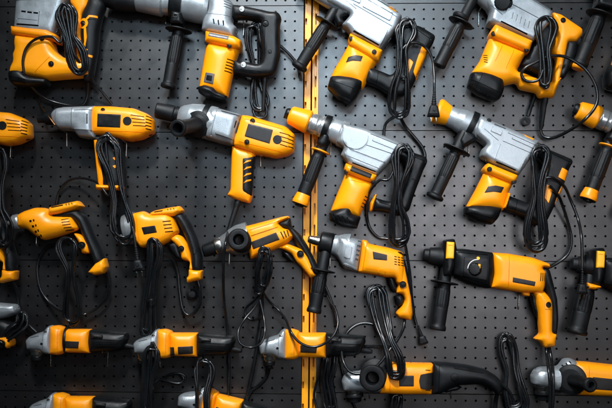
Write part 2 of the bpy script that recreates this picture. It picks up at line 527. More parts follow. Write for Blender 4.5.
def panel_mesh(x0, x1, z1, xoff, hole_r=0.0025):
    """a sheet-steel panel with punched square-grid holes; z1 is its top; local origin at (0,0,0)"""
    z0 = z1 - PH + 0.0022
    verts = []; faces = []
    def q(*p):
        n = len(verts); verts.extend(p); faces.append(tuple(range(n, n + len(p))))
    zs = [z1 - PITCH * 0.6 - i * PITCH for i in range(13)]
    k0 = math.ceil((x0 - xoff) / PITCH - 0.0) ; xs = []
    k = k0
    while xoff + k * PITCH < x1 - 0.008:
        if xoff + k * PITCH > x0 + 0.008: xs.append(xoff + k * PITCH)
        k += 1
    m = PITCH / 2; NS = 12; TH = 0.0014
    gx0, gx1 = xs[0] - m, xs[-1] + m; gz1, gz0 = zs[0] + m, zs[-1] - m
    y = 0.0
    # margins
    for (a, b_, c, d) in ((x0, gx0, z0, z1), (gx1, x1, z0, z1), (gx0, gx1, gz1, z1), (gx0, gx1, z0, gz0)):
        if b_ > a and d > c: q((a, y, c), (b_, y, c), (b_, y, d), (a, y, d))
    for zc in zs:
        for xc in xs:
            n = len(verts)
            sq = [(xc + m, zc), (xc + m, zc + m), (xc, zc + m), (xc - m, zc + m), (xc - m, zc), (xc - m, zc - m), (xc, zc - m), (xc + m, zc - m)]
            for (a, b_) in sq: verts.append((a, y, b_))
            for ring, (rr, yy) in enumerate(((hole_r + 0.0004, y), (hole_r, y + 0.0004), (hole_r, y + TH))):
                for j in range(NS):
                    th = 2 * math.pi * j / NS
                    verts.append((xc + rr * math.cos(th), yy, zc + rr * math.sin(th)))
            R0 = n + 8
            # connect square (8) to ring (12): per quadrant 2 square edges, 3 ring edges
            for qd in range(4):
                s = [n + (qd * 2 + i) % 8 for i in range(3)]; r_ = [R0 + (qd * 3 + i) % NS for i in range(4)]
                faces.append((s[0], s[1], r_[1], r_[0])); faces.append((s[1], r_[2], r_[1])); faces.append((s[1], s[2], r_[3], r_[2]))
            for ring in range(2):
                a0 = R0 + ring * NS; b0 = a0 + NS
                for j in range(NS): faces.append((a0 + j, a0 + (j + 1) % NS, b0 + (j + 1) % NS, b0 + j))
    # folded edges
    e = 0.0012
    for (a, b_) in (((x0, z1), (x1, z1)), ((x1, z0), (x0, z0)), ((x0, z0), (x0, z1)), ((x1, z1), (x1, z0))):
        dx = (0, e) if a[1] == b_[1] == z1 else (0, -e) if a[1] == b_[1] else (-e, 0) if a[0] == x0 else (e, 0)
        dx = (dx[0] * 0.5, dx[1] * 0.35)
        q((a[0], y, a[1]), (b_[0], y, b_[1]), (b_[0] + dx[0], y + 0.0008, b_[1] + dx[1]), (a[0] + dx[0], y + 0.0008, a[1] + dx[1]))
        q((a[0] + dx[0], y + 0.0008, a[1] + dx[1]), (b_[0] + dx[0], y + 0.0008, b_[1] + dx[1]), (b_[0] + dx[0], y + 0.014, b_[1] + dx[1]), (a[0] + dx[0], y + 0.014, a[1] + dx[1]))
    me = bpy.data.meshes.new('pegboard_panel'); me.from_pydata(verts, [], faces); me.materials.append(MB); me.update()
    bm = bmesh.new(); bm.from_mesh(me); bmesh.ops.remove_doubles(bm, verts=bm.verts, dist=1e-6)
    bmesh.ops.recalc_face_normals(bm, faces=bm.faces); 
    bm.to_mesh(me); bm.free()
    # the sheet faces the room
    if sum(p.normal.y * p.area for p in me.polygons if abs(p.normal.y) > 0.9) > 0:
        me.flip_normals()
    return me

XL = P(302.3, 204, 0).x; XR = P(317.0, 204, 0).x
zl = P(290, 262.2, 0).z; zr = P(335, 260.6, 0).z
hxl = P(283.0, 287.4, 0).x; hxr = P(325.4, 224, 0).x
pn = 0
for side, (x0, x1, zz, off) in enumerate(((-1.5, XL, zl, hxl), (XR, 1.5, zr, hxr))):
    for k in range(-3, 3):
        z1 = zz - (k) * PH
        if k == -2: z1 += 0.0
        o = bpy.data.objects.new('pegboard_panel', panel_mesh(x0, x1, z1, off)); COL.objects.link(o)
        o['kind'] = 'structure'
        o.location = (0, rng.uniform(-0.0004, 0.0004), 0)
bk = bpy.data.meshes.new('back_wall')
bk.from_pydata([(-2.5, .03, -2), (2.5, .03, -2), (2.5, .03, 2), (-2.5, .03, 2)], [], [(0, 1, 2, 3)])
bk.materials.append(M['dark']); o = bpy.data.objects.new('back_wall', bk); COL.objects.link(o); o['kind'] = 'structure'

# ------------------------------------------------------------------ slotted orange upright
def upright():
    e = bpy.data.objects.new('slotted_upright', None); COL.objects.link(e)
    e['label'] = 'bright orange slotted metal upright running top to bottom between the pegboards'; e['category'] = 'upright'
    xc = (XL + XR) / 2; e.location = (xc, 0, -1.0)
    W = (XR - XL)
    per = 21.4 * K; z0, z1 = -0.95, 0.95
    for side in (-1, 1):
        a = -W / 2 + 0.0010 if side < 0 else 0.0020; b = -0.0020 if side < 0 else W / 2 - 0.0012
        bm = bmesh.new()
        def box(xa, xb, ya, yb, za, zb):
            r = bmesh.ops.create_cube(bm, size=1.0)
            for v in r['verts']:
                v.co = Vector((xa + (v.co.x + .5) * (xb - xa), ya + (v.co.y + .5) * (yb - ya), za + (v.co.z + .5) * (zb - za)))
        w = b - a
        if side < 0: sa, sb, fr = a + w * 0.04, a + w * 0.34, 0.30
        else: sa, sb, fr = a + w * 0.42, a + w * 0.70, 0.52
        box(a, sa, -0.006, 0.012, z0, z1)
        box(sb, b, -0.0055, 0.0, z0, z1)
        box(b - 0.0012, b, 0.0, 0.012, z0, z1)
        z = z0
        while z < z1:
            box(sa, sb, -0.0052, -0.0036, z + per * fr, z + per)
            z += per
        box(a, b, 0.012, 0.0135, z0, z1)
        bmesh.ops.recalc_face_normals(bm, faces=bm.faces)
        me = bpy.data.meshes.new('channel'); bm.to_mesh(me); bm.free(); me.materials.append(M['upright'])
        o = bpy.data.objects.new('channel', me); COL.objects.link(o); o.parent = e; o.location = (0, 0, 1.0)
        bv = o.modifiers.new('bevel', 'BEVEL'); bv.width = 0.0005; bv.segments = 2
    e.rotation_euler = (0, math.radians(0.12), 0)
upright()

# ------------------------------------------------------------------ hooks
def hook_mesh():
    # local: origin on the board; wire down the board, arm out under the tool, tip up
    pts = [(0, 0.6, -15), (0, -0.8, -14.8), (0, -1.6, -13.6), (0, -1.7, -8), (0, -1.7, -2), (0, -1.9, -0.6), (0, -3, 0), (0, -9, 0), (0, -18, 0.1), (0, -21, 0.4), (0, -22.4, 1.4), (0, -22.8, 3.4)]
    pts = [Vector((p[0] * K, p[1] * K, p[2] * K)) for p in pts]
    me = tube_mesh('pegboard_hook', M['steel'], pts, 0.6 * K, 8, 4)
    return me
hk0 = None
def hook(x, y, label, flip=False, tool_h=0, T=None):
    global hk0
    if hk0 is None:
        hk0 = bpy.data.objects.new('pegboard_hook', hook_mesh()); o = hk0
    else: o = hk0.copy()
    COL.objects.link(o)
    o.location = P(x, y - 15, 0); o['label'] = label; o['category'] = 'hook'; o['group'] = 'steel hooks that hold the tools up'
    o.rotation_euler = (0, math.radians(rng.uniform(-3, 3)), 0)
G_H = 'heavy corded hammers hanging on the board'
G_W = 'impact wrenches hanging on the board'
G_D = 'corded drills hanging on the board'
G_G = 'angle grinders hanging on the board'

# ================================================================== TOOL A : orange hammer, top left
T = Tool('rotary_hammer', 'orange and grey hammer at the top left with a thick cord bundle over it', 'rotary hammer', 45, 40, 19, group=G_H)
T.blob('gearbox', M['silver'], [(16.5, 30), (18, 10), (20, -14), (72, -14), (66, 10), (56, 36), (30, 36)], t=13, R=7, p=3, r=2,
       feats=[(slot(17, 4, 52, 3, 1.0), -0.8), (slot(26, 15, 30.5, 15.4, 1.7), -1.2, M['dark']), (slot(32, 15.8, 36.4, 16.2, 1.7), -1.2, M['dark']), (slot(38, 16.4, 42.6, 16.9, 1.7), -1.2, M['dark']),
              (slot(44, 15, 42.5, 30, 0.8), -0.6), (slot(21, 22, 42, 24, 0.7), -0.5), (slot(21, 27.4, 43, 29.2, 1.6), -1.4, M['dark']), (slot(24, -2, 50, -3, 1.0), 0.7)])
o, hm = T.blob('motor_housing', M['orange'], [(17, 36), (54, 40), (57, 52), (66, 59), (90, 62), (92, 77), (64, 79), (49, 80.5), (30, 77), (11, 78), (12, 69), (15.5, 62), (14.5, 56), (17, 51), (16, 45)], t=13.5, R=8.5, p=2.5, r=3,
       feats=[(slot(38, 76, 54, 60, 0.5), -0.5)])
T.blob('motor_collar', M['orange'], [(14, 28), (50, 32), (60, 37), (60, 44), (40, 41), (14.5, 37)], t=15, R=4, p=2.6, r=1.5, feats=[(slot(17, 33, 50, 37, 0.4), -0.4)])
T.blob('motor_cap', M['black'], [(10, 74), (14, 70), (24, 69), (32, 77), (50, 80), (49, 86), (34, 88), (16, 87), (11, 82)], t=13.8, R=7, p=2.3, r=2.5, feats=[(slot(14, 79, 30, 82, 0.6), -0.5), (slot(14, 82.5, 30, 85.5, 0.6), -0.5)])
T.screw(55.7, 67, hm, 2.2)
T.screw(46, 42, 31, 1.8)
T.blob('rear_handle', M['orange'], [(72, -12), (91, -12), (90, 8), (84, 15), (82, 34), (87, 60), (92, 76), (82, 78), (78, 62), (76.5, 30), (78, 14), (71, 4)], t=9, R=5, p=2.4, r=3)
g, hg = T.blob('handle_grip', M['rubber'], [(82, 16), (91, -4), (102, -2), (107, 6), (103, 16), (100, 30), (98.5, 50), (95, 70), (92, 82), (84, 82), (85, 62), (81, 40)], t=10.5, R=9, p=2.2, r=4,
       feats=[(slot(99, 22, 88, 22.5, 0.5), -0.3)])
T.decal('trim_strip', M['orange'], circ(86, 26, 5.2), hg, 0.8, r=0, parent=g)
T.screw(86, 26, lambda p: hg(p) + 1.1, 2.0)
T.decal('trim_strip', M['orange'], [(88, 22), (92, 18), (100, 18.4), (100, 20.6), (93, 20.3), (89, 24)], hg, 0.8, parent=g)
T.decal('trim_strip', M['orange'], [(86.5, 30), (89, 30), (90, 40), (88, 50), (86, 54), (84.5, 53), (87, 44)], hg, 0.8, parent=g)
T.decal('trim_strip', M['orange'], [(85, 54), (89, 51), (91, 52), (88, 56.5), (95, 57.5), (94.5, 60), (86, 58)], hg, 0.8, parent=g)
hank(T, [(63, 5, 36), (66, 18, 36), (70, 38, 36), (76, 52, 35), (82, 74, 30)], [9.5, 10, 4.5, 9, 7], 5, 1.4, 3, jit=1.3, tie=None,
     lead=[(24, 73, 32), (23, 60, 34), (27, 47, 35), (37, 38.5, 36), (52, 36.5, 36), (61, 41, 36)],
     tail=[(72, 46, 36), (78, 60, 32), (92, 80, 18), (103, 93, 10), (112, 104, 6)])
T.tube('power_cord', M['cord'], [(22, 71, 30), (28, 81, 26), (37, 92, 16), (49, 100, 9), (64, 104.5, 7), (80, 106, 7), (86, 100, 9), (87.5, 88, 14), (87, 70, 22)], 1.4)

# ================================================================== TOOL B : demolition hammer
T = Tool('demolition_hammer', 'big grey hammer at the top with upright orange motor and bare black D handle', 'demolition hammer', 220, 40, 19, group=G_H)
T.lathe('chuck', M['rubber'], (104, -4, 19), (148, 4, 19), [(0, 0.1), (0, 8), (4, 10.5), (14, 12.5), (30, 11), (36, 8.5), (44, 8)], n=40)
T.lathe('barrel', M['silver'], (136, -3.5, 19), (212, 8, 19), [(0, 9), (3, 14.5), (28, 16), (30, 14), (40, 14), (43, 16), (72, 17.5), (76, 16)], n=56)
T.blob('gearbox', M['silver'], [(205, -10), (208, 11), (203.5, 22), (202, 33), (235, 40), (238, 29), (233, 25), (234.5, 6), (228, -2), (217, -12)], t=15, R=9, p=2.6, r=2.5,
       feats=[(slot(215.5, 23, 216.3, 28, 1.3), -1.5, M['dark']), (slot(220.2, 24, 220.9, 29, 1.3), -1.5, M['dark']), (slot(225, 24.6, 225.6, 29.6, 1.3), -1.5, M['dark'])]
             + [(slot(225.5, 3 + k * 2.5, 233, 5 + k * 2.5, 0.8), -0.8) for k in range(4)] + [(slot(205, 17, 232, 20, 0.5), -0.5), (slot(209, -4, 224, -1, 0.7), 0.6)])
T.lathe('clamp_band', M['black'], (172.5, 2, 19), (186, 4, 19), [(0, 15.5), (0, 18.6), (12.2, 19.2), (12.2, 15.5)], n=48, caps=False)
T.blob('clamp_lug', M['black'], [(174, 14), (184, 15.5), (185, 28), (172, 27)], t=12, R=3, p=3, r=1.2, hc=4, feats=[(slot(176, 20, 181, 20.7, 4.4), 0.5), (slot(177, 20, 180, 20.5, 2.4), -0.8, M['dark'])])
side_handle(T, (179.4, 26, 19), (168, 88, 19), r=6.3, fl=4, fr=13.5, lip=7.6)
o, hm = T.blob('motor_housing', M['orange'], [(207, 42), (241, 48), (236, 62), (233, 76), (228, 99), (216, 96), (199, 90), (203, 66)], t=15, R=15, p=2.1, r=3,
       feats=[(slot(228.5 - k * 0.65, 62 + k * 2.9, 235 - k * 0.65, 63 + k * 2.9, 1.1), -1.3, M['dark']) for k in range(5)] + [(slot(221, 49, 214, 86, 0.35), -0.3)])
o, hc_ = T.blob('motor_collar', M['orange'], [(206.5, 33), (236, 38.6), (242.5, 42.5), (242, 51), (236, 52), (206, 45)], t=16.8, R=5, p=2.6, r=1.6)
T.decal('label_plate', M['greyplate'], [(211.5, 36), (231, 40), (230.2, 44), (210.6, 40.4)], hc_, 0.3, r=0.5)
T.screw(208, 45, hc_, 1.8); T.screw(231, 49, hc_, 1.9)
o, hcap = T.blob('motor_cap', M['black'], [(198.3, 88), (206, 85.5), (216, 88), (219, 93), (228.4, 97), (227, 101.5), (222, 101.5), (206, 97.5), (199, 93)], t=15.2, R=7, p=2.4, r=1.4)
T.decal('switch_plate', M['greyplate'], [(207.4, 75), (217, 77.2), (215, 87), (205.4, 84.6)], hm, 0.5, r=0.8)
T.decal('switch', M['black'], [(209, 78), (214.6, 79.2), (213.7, 84), (208, 82.6)], hm, 1.3, r=0.6)
o, hh = T.blob('rear_handle', M['black'], [(231, 5.5), (240, 6), (262, 10.5), (270, 12.5), (278, 12.5), (282, 18), (280, 25), (280.5, 55), (276, 73), (271, 77), (254, 78), (233, 74), (233.5, 61), (246, 62.5), (260, 65), (262.5, 56), (259, 30), (262, 22.5), (247, 19.5), (231, 20)], t=9.5, R=5.5, p=2.5, r=3,
       feats=[(slot(266, 24, 265, 62, 0.5), -0.5), (slot(240, 17, 262, 20, 0.5), -0.4), (slot(240, 71, 262, 73.5, 0.5), -0.4)])
T.screw(243, 12, hh, 2.3, M['silverd']); T.screw(244.5, 67, hh, 2.3, M['silverd']); T.screw(266.5, 26, hh, 2.4); T.screw(270.5, 54, hh, 1.6)
T.blob('trigger', M['black'], [(257, 29), (261, 28), (264, 44), (261, 48), (258, 42)], t=5, R=2, p=2.4, r=1)
hank(T, [(254, 24, 16), (253.5, 42, 14), (256, 62, 9), (257, 80, 8), (259, 94, 8), (263, 116, 9)], [6, 7, 4, 4, 7, 9], 4, 1.4, 11, jit=1.3)
T.tube('power_cord', M['cord'], [(276, 42, 10), (284, 49, 8), (291, 56, 7), (298, 66, 6), (300, 78, 6)], 1.5)
T.lathe('cord_boot', M['rubber'], (265, 76, 17), (263, 112, 15), [(0, 2.9), (6, 2.9), (10, 2.2), (34, 1.9), (36, 1.4)], n=18)
# ================================================================== TOOL C : hammer 3
T = Tool('demolition_hammer', 'grey hammer at the top just right of the upright, cord bundled over its handle', 'demolition hammer', 365, 50, 19, group=G_H)
T.lathe('barrel', M['silver'], (296, -22, 19), (352, 6, 19), [(0, 8), (22, 11), (40, 13), (62, 14)], n=48)
o, hgb = T.blob('gearbox', M['silver'], [(322, -16), (372, -7), (402, 17.5), (397, 31), (380, 53), (352, 38), (347, 31), (341, 27), (350, 17), (340, 12), (326, 4)], t=14, R=4.5, p=2.5, r=2.2,
       feats=[([(363, 19), (387, 34.5), (378.5, 52), (353, 35)], 1.3), ([(366, 4), (392, 17), (389, 25), (362, 11)], 0.7), (slot(344, -1, 360, 6.5, 3.2), 0.7), (slot(328, -4, 338, 2, 2), 0.7), (slot(357, -2, 396, 21, 0.8), -0.7), (slot(342, 2, 356, 13, 0.7), -0.6), (slot(353, 8, 391, 30, 0.7), -0.7), (slot(364, -4, 397, 15.5, 1.2), 0.8),
              (slot(353, 34.6, 378, 49, 1.3), -1.6, M['dark'])])
T.decal('latch', M['orange'], [(387, 9), (391, 10), (397, 14.5), (395, 16), (388, 12)], hgb, 0.6)
T.screw(399, 19, 24, 1.8, M['steel'])
side_handle(T, (328.5, 20, 21), (298.5, 68.5, 21), r=6.2, fl=3.5, fr=12.8, lip=8.2, necklen=26)
T.blob('clamp_lug', M['black'], [(338, 6), (349, 9), (350, 16), (342, 19), (346, 25), (337, 28), (333, 18)], t=9, R=3, p=2.5, r=1.5, hc=0, feats=[(circ(344, 13, 2), -0.8)])
o, hm = T.blob('motor_housing', M['orange'], [(350, 42), (380, 59), (373, 69), (368, 80), (363, 90), (345, 86), (329, 82), (334, 70), (342, 57)], t=14.5, R=15, p=2.1, r=3,
       feats=[(slot(362, 55, 349, 80, 0.35), -0.3), (slot(374, 60, 362, 84, 0.35), -0.3), (slot(347, 52, 339, 70, 0.4), -0.35)])
o, hc_ = T.blob('motor_collar', M['orange'], [(349.5, 35), (383, 52.5), (378.5, 64), (372, 63), (349, 49), (347.5, 43)], t=16, R=5, p=2.6, r=1.8, feats=[(slot(350, 43, 378, 58, 0.4), -0.4)])
T.screw(351, 42.5, hc_, 1.8); T.screw(373.5, 56, hc_, 1.9)
T.decal('label_plate', M['plate'], [(348, 60), (355, 58.4), (362.5, 59.4), (360.5, 64.8), (352.5, 64), (345.6, 65.6)], hm, 0.3)
T.blob('motor_cap', M['black'], [(330.5, 77), (340, 75.5), (352, 76.5), (361, 79.5), (364, 84), (356, 100), (350.5, 105), (338, 99.5), (327, 88.5)], t=15, R=9, p=2.3, r=2.5, feats=[(slot(331, 83, 355, 92, 0.5), -0.5)])
o, hh = T.blob('rear_handle', M['black'], [(366, 67), (379, 71), (391, 76), (396, 70), (401, 50), (396, 38), (396, 26), (405, 24), (420, 27), (435.5, 36.5), (433.5, 43), (427.5, 53), (421, 68), (412, 88), (405, 96.5), (393, 98), (378, 88), (364, 82.5)], t=9.5, R=6, p=2.4, r=3,
       feats=[(slot(378, 73, 376, 86, 0.5), -0.6), (slot(413, 30, 430, 42, 0.6), -0.5)])
T.decal('grip_insert', M['orange'], [(421.5, 47), (426.5, 54), (416, 81), (412.5, 74), (416, 62)], hh, 0.5, r=1)
T.decal('grip_insert', M['orange'], [(408.5, 60.5), (412.5, 64.5), (407, 78), (403.5, 79), (405, 68)], hh, 0.5, r=1)
hank(T, [(407.5, 20, 33), (407, 34, 35), (403.5, 48, 36), (403, 70, 35), (400.5, 92, 31), (399, 117, 24)], [9.5, 10, 4, 4.5, 9, 10], 5, 1.35, 21, jit=1.3, tie=(403.4, 77.5, 36, 4.3))
c = T.tube('power_cord', M['cord'], [(400, 60, 36), (402, 50, 37), (409, 43.5, 37), (418, 43, 36), (427, 49, 33), (432.5, 60, 32), (434.2, 74, 35), (434.3, 84, 38), (434.3, 93, 38)], 1.35)
plug(T, 433.7, 110, 92, 38, c, 0.98)
T.tube('power_cord', M['cord'], [(399, 114, 22), (388, 121, 12), (384.5, 128, 7), (384, 140, 6), (386, 150, 6)], 1.5)
T.tube('power_cord', M['cord'], [(399, 114, 20), (405, 126, 9), (415, 138, 7), (422, 147, 7), (425, 156, 8), (423, 163, 10)], 1.7)

# ================================================================== TOOL D : hammer 4, orange handle
T = Tool('rotary_hammer', 'grey hammer at the top right with all orange D handle and black round mode knob', 'rotary hammer', 520, 50, 19, group=G_H)
T.lathe('barrel', M['silver'], (462, -26, 19), (500, 4, 19), [(0, 8), (12, 10), (30, 13), (48, 14)], n=48)
o, hgb = T.blob('gearbox', M['silver'], [(484, 4), (486, -12), (512, -14), (522, -5), (551.5, 14), (549, 25), (531, 45), (496, 29), (486, 24.5), (489, 14)], t=14, R=4.5, p=2.5, r=2.2,
       feats=[([(505, 12), (534, 28), (530, 43), (497, 27)], 1.0), (slot(503, 5, 535, 22, 0.8), -0.8), (slot(487, 8, 500, 19, 0.7), -0.6), (slot(498, 25.6, 524, 38.4, 1.3), -1.6, M['dark']), (slot(524, 0, 548, 14.6, 1.0), 0.8)]
       + [(slot(510 + k * 4, 17 + k * 2.2, 508.4 + k * 4, 23.5 + k * 2.2, 0.7), -0.5) for k in range(5)])
kn = T.lathe('mode_knob', M['black'], (503, 2.5, 30), (502.4, 1.8, 39), [(0, 9.3), (3, 9.3), (3.6, 8.6), (8, 7.6), (8.6, 6.8), (8.6, 0.01)], n=40, flute=(18, 0.5, 0.5, 8))
T.blob('knob_bar', M['black'], [(497, -0.6), (499, -2.4), (509, 5.4), (507.4, 7.2)], t=3.6, R=1.2, p=2.4, hc=19.5, r=0.8, parent=kn)
side_handle(T, (462.5, 19.5, 21), (438.5, 66.5, 21), r=6.4, fl=3.5, fr=13, lip=6.6, necklen=26)
T.lathe('adjuster_ring', M['rubber'], (461.5, 15, 21), (458, 22, 21), [(0, 4), (0, 7.8), (1.5, 8.4), (4, 7.8), (4, 4)], n=32)
o, hm = T.blob('motor_housing', M['orange'], [(489, 38), (526, 53), (521, 62), (516, 72), (524, 74), (539, 80), (548, 84), (562, 76), (556, 90), (553, 98.5), (538, 98), (536, 93), (519, 89.5), (516, 83), (503, 86), (486, 84), (470.5, 74), (479, 62)], t=14.5, R=13, p=2.1, r=3,
       feats=[(slot(500, 48, 492, 65, 0.7), 0.35), (slot(512, 52, 503, 72, 0.5), -0.4), (slot(514, 73, 519, 88, 0.4), -0.4), (slot(538, 83, 536, 92, 0.4), -0.4)] + [(slot(482, 57 + k * 2.4, 485.5, 58.4 + k * 2.4, 0.9), -1.0, M['dark']) for k in range(4)])
o, hc_ = T.blob('motor_collar', M['orange'], [(493, 26.5), (531, 43.5), (527, 55.5), (521, 54), (489, 41), (487.5, 36)], t=16.4, R=5, p=2.6, r=1.8, feats=[(slot(491, 36, 526, 50, 0.4), -0.35)])
T.screw(490.8, 37.6, hc_, 1.9); T.screw(523.6, 53.2, hc_, 1.9)
T.blob('motor_cap', M['black'], [(470.5, 73), (480, 72), (490, 73), (502.5, 80), (503.5, 90), (500, 99), (495, 102), (478, 95.5), (466.5, 87)], t=15, R=9, p=2.3, r=2.5,
       feats=[(slot(482, 73, 477, 84, 0.5), -0.5), (slot(469, 82, 499, 96, 0.5), -0.5)] + [(slot(471 + k * 4, 86.2 + k * 2.0, 470 + k * 4, 89.5 + k * 2.0, 1.0), -1.0, M['dark']) for k in range(6)])
o, hh = T.blob('rear_handle', M['orange'], [(551, 13), (560, 15.5), (581.5, 30), (581.5, 36), (575, 43), (567, 43), (564.5, 56), (557, 88), (551, 88), (556, 60), (551, 53), (556, 34), (551, 20)], t=10, R=6, p=2.5, r=2.5, feats=[(slot(562, 30, 578, 36, 0.4), -0.4)])
T.screw(560.4, 23, hh, 2.0)
T.blob('handle_grip', M['rubber'], [(566, 42), (576.5, 42), (575, 55), (570, 68), (563, 80), (556, 78), (561, 60)], t=9.2, R=5, p=2.4, r=2)
T.blob('inner_grip', M['rubber'], [(540, 28), (552, 18), (556, 32), (550, 52), (548, 60), (552, 72), (546, 78), (520, 66), (530, 50)], t=8, R=5, p=2.4, r=3)
hank(T, [(545.5, 17, 33), (546, 30, 35), (545, 50, 35), (546, 68, 35), (545, 87, 33)], [9.5, 10.5, 5, 5.5, 4], 3, 1.55, 31, jit=0.5)
T.tube('power_cord', M['cord'], [(546, 57, 36), (536, 62, 36), (525, 68, 35), (521.5, 75, 33), (527, 81, 33), (538, 80, 36), (543, 70, 37)], 1.4)
T.tube('power_cord', M['cord'], [(549, 56, 37), (562, 56, 36), (574, 61, 35), (586, 70, 36), (595, 84, 40), (597.5, 98, 42), (594, 109, 43), (583, 121, 42), (570, 130, 28), (556, 137, 14), (546, 137.5, 9), (541, 132, 8), (540.5, 118, 9), (543, 95, 16)], 1.55)
T.lathe('cord_boot', M['rubber'], (545.5, 97, 19), (541.5, 128, 13), [(0, 3.0), (5, 3.0), (9, 2.3), (28, 1.8), (31, 1.4)], n=18)
T.tube('cord_strap', M['rubber'], [(537, 88, 12), (534, 98, 8), (531, 106, 6), (528, 116, 5)], 2.0)
T.lathe('strap_ring', M['rubber'], (526, 121, 5), (525.9, 121.1, 7.5), [(0, 2.0), (0, 4.6), (2, 4.6), (2, 2.0), (0, 2.0)], n=24, caps=False)

# ================================================================== TOOL E : edge of frame, top right
T = Tool('rotary_hammer', 'hammer cut off by the top right corner, only its long black side grip showing', 'rotary hammer', 640, 30, 19, group=G_H)
T.lathe('chuck', M['black'], (584, -26, 19), (650, 6, 19), [(0, 0.1), (0, 8), (6, 11), (26, 13), (30, 15), (46, 16), (70, 17)], n=44)
side_handle(T, (601, 12, 22), (579, 66, 22), r=7.6, fl=3, fr=14, lip=8.0, necklen=12)
T.blob('clamp_lug', M['black'], [(596, -8), (620, 0), (616, 16), (592, 10)], t=13, R=4, p=3, r=2, hc=4)
T.decal('label_plate', M['greyplate'], [(607, -1), (615, 2), (612.5, 9), (605.5, 5.5)], lambda p: np.full(len(np.asarray(p).reshape(-1, 2)), 37.0), 0.5)
T.lathe('end_ring', M['orange'], (578.6, 65, 22), (576.5, 70, 22), [(0, 6.4), (3, 6.6), (4.6, 5.5), (4.6, 0.01)], n=36)
T.blob('motor_housing', M['orange'], [(621, 40), (660, 50), (650, 90), (609, 76), (612, 62)], t=14, R=12, p=2.1, r=3)
T.blob('motor_cap', M['black'], [(609, 65), (625, 68), (645, 84), (640, 100), (604, 88), (603, 76)], t=14.8, R=9, p=2.3, r=3)

# ================================================================== wrenches F, G
def plain_wrench(tr, label, seed):
    T = Tool('impact_wrench', label, 'impact wrench', 105, 130, 19, tr=tr, group=G_W)
    T.lathe('drive_shaft', M['black'], (38, 119, 19), (58, 117.5, 19), [(0, 0.1), (0, 4), (8, 4.2), (8, 6.5), (18, 7.5), (20, 7.5)], n=32)
    T.blob('gear_case', M['silver'], [(52.5, 116), (54, 112.5), (58, 109), (66, 107.6), (98, 106.5), (98, 140), (80, 138), (75, 131.5), (60, 130), (54, 123)], t=14, R=8, p=2.4, r=2.5,
           feats=[(slot(75.5, 107, 75.5, 130, 0.6), -0.7), (slot(60, 109, 59, 129, 0.5), -0.5), (slot(77, 131, 96, 132, 1.0), 0.9), (slot(77, 112.4, 98, 112, 0.7), -0.5), (slot(91, 116, 91, 126, 1.0), -1.2, M['dark'])])
    o, hm = T.blob('motor_housing', M['orange'], [(92.5, 118), (94, 107), (112, 107), (135, 109), (149, 114.6), (154.5, 119.5), (155, 133), (142, 139.6), (131, 141.6), (106, 136.5), (93, 135.5)], t=14.5, R=8.5, p=2.5, r=2.5,
           feats=[(slot(134 + k * 0.8, 117.4 + k * 3.5, 147 + k * 0.7, 119.2 + k * 3.1, 0.9), -1.3, M['dark']) for k in range(4)]
                + [(slot(148.5, 118 + k * 3.2, 153.5, 119.4 + k * 3, 1.1), -1.6, M['dark']) for k in range(5)]
                + [(slot(95, 112.6, 140, 113.8, 0.4), -0.4), (slot(95, 132.6, 150, 134.6, 0.5), -0.45)])
    T.decal('label_plate', M['black'], [(101.6, 116), (124.6, 117), (124, 130), (101, 129)], hm, 0.3, r=0.6)
    T.decal('brush_cap', M['black'], circ(130.8, 123.4, 4.3), hm, 0.7, r=0)
    T.screw(106.6, 112.4, hm, 1.7)
    o, hh = T.blob('pistol_grip', M['rubber'], [(93, 134), (122, 137), (123.5, 160), (124.5, 188), (119, 191), (99, 189), (96, 165)], t=9.5, R=10, p=2.1, r=2.5)
    T.decal('grip_strip', M['orange'], [(95.5, 141), (99, 141), (105.5, 180), (105, 188), (100, 188)], hh, 0.6, parent=o)
    T.decal('grip_strip', M['orange'], [(102, 150), (103.5, 148), (110, 172), (108, 174)], hh, 0.6, parent=o)
    for k in range(3): T.decal('grip_strip', M['orange'], [(115, 151 + k * 8), (120.5, 149 + k * 8), (121, 150.5 + k * 8), (117, 153.5 + k * 8)], hh, 0.6, parent=o)
    T.blob('grip_foot', M['orange'], [(97, 184.6), (124, 185.6), (123.6, 190.6), (97.6, 190.2)], t=10.5, R=3, p=2.3, r=1.5)
    T.tube('hanging_wire', M['brass'], [(38.6, 100, 4), (40.2, 105, 7), (43.5, 109.5, 16), (49, 117, 26), (55, 125, 28)], 0.8, n=8)
    return T
T = plain_wrench(None, 'orange wrench with blunt grey nose, cords hung in front of its pistol grip', 1)
hank(T, [(105, 137, 34), (108, 152, 35), (113, 172, 34), (118, 200, 32), (121, 222, 32), (125, 243, 28)], [10, 11.5, 7, 5.5, 11, 8], 6, 1.25, 41, jit=1.6,
     lead=[(56, 205, 3), (59, 192, 4), (68, 181, 6), (82, 178, 12), (98, 183, 24), (110, 194, 31)])
c = T.tube('power_cord', M['cord'], [(118, 180, 34), (124, 200, 35), (131, 222, 33), (134, 236, 32), (135.6, 247, 31)], 1.35)
plug(T, 138.3, 264.5, 82, 31, c, 0.95)
T = plain_wrench(lambda x, y: (x - 122.8, y + 4.5), 'rear end of an orange wrench cut off by the left edge, cords below it', 2)
hank(T, [(122, 145, 34), (124, 160, 34), (121, 180, 33), (122, 205, 32), (127, 222, 32), (125, 242, 28)], [5, 6, 5, 4, 7, 6], 3, 1.3, 43, jit=1.0)

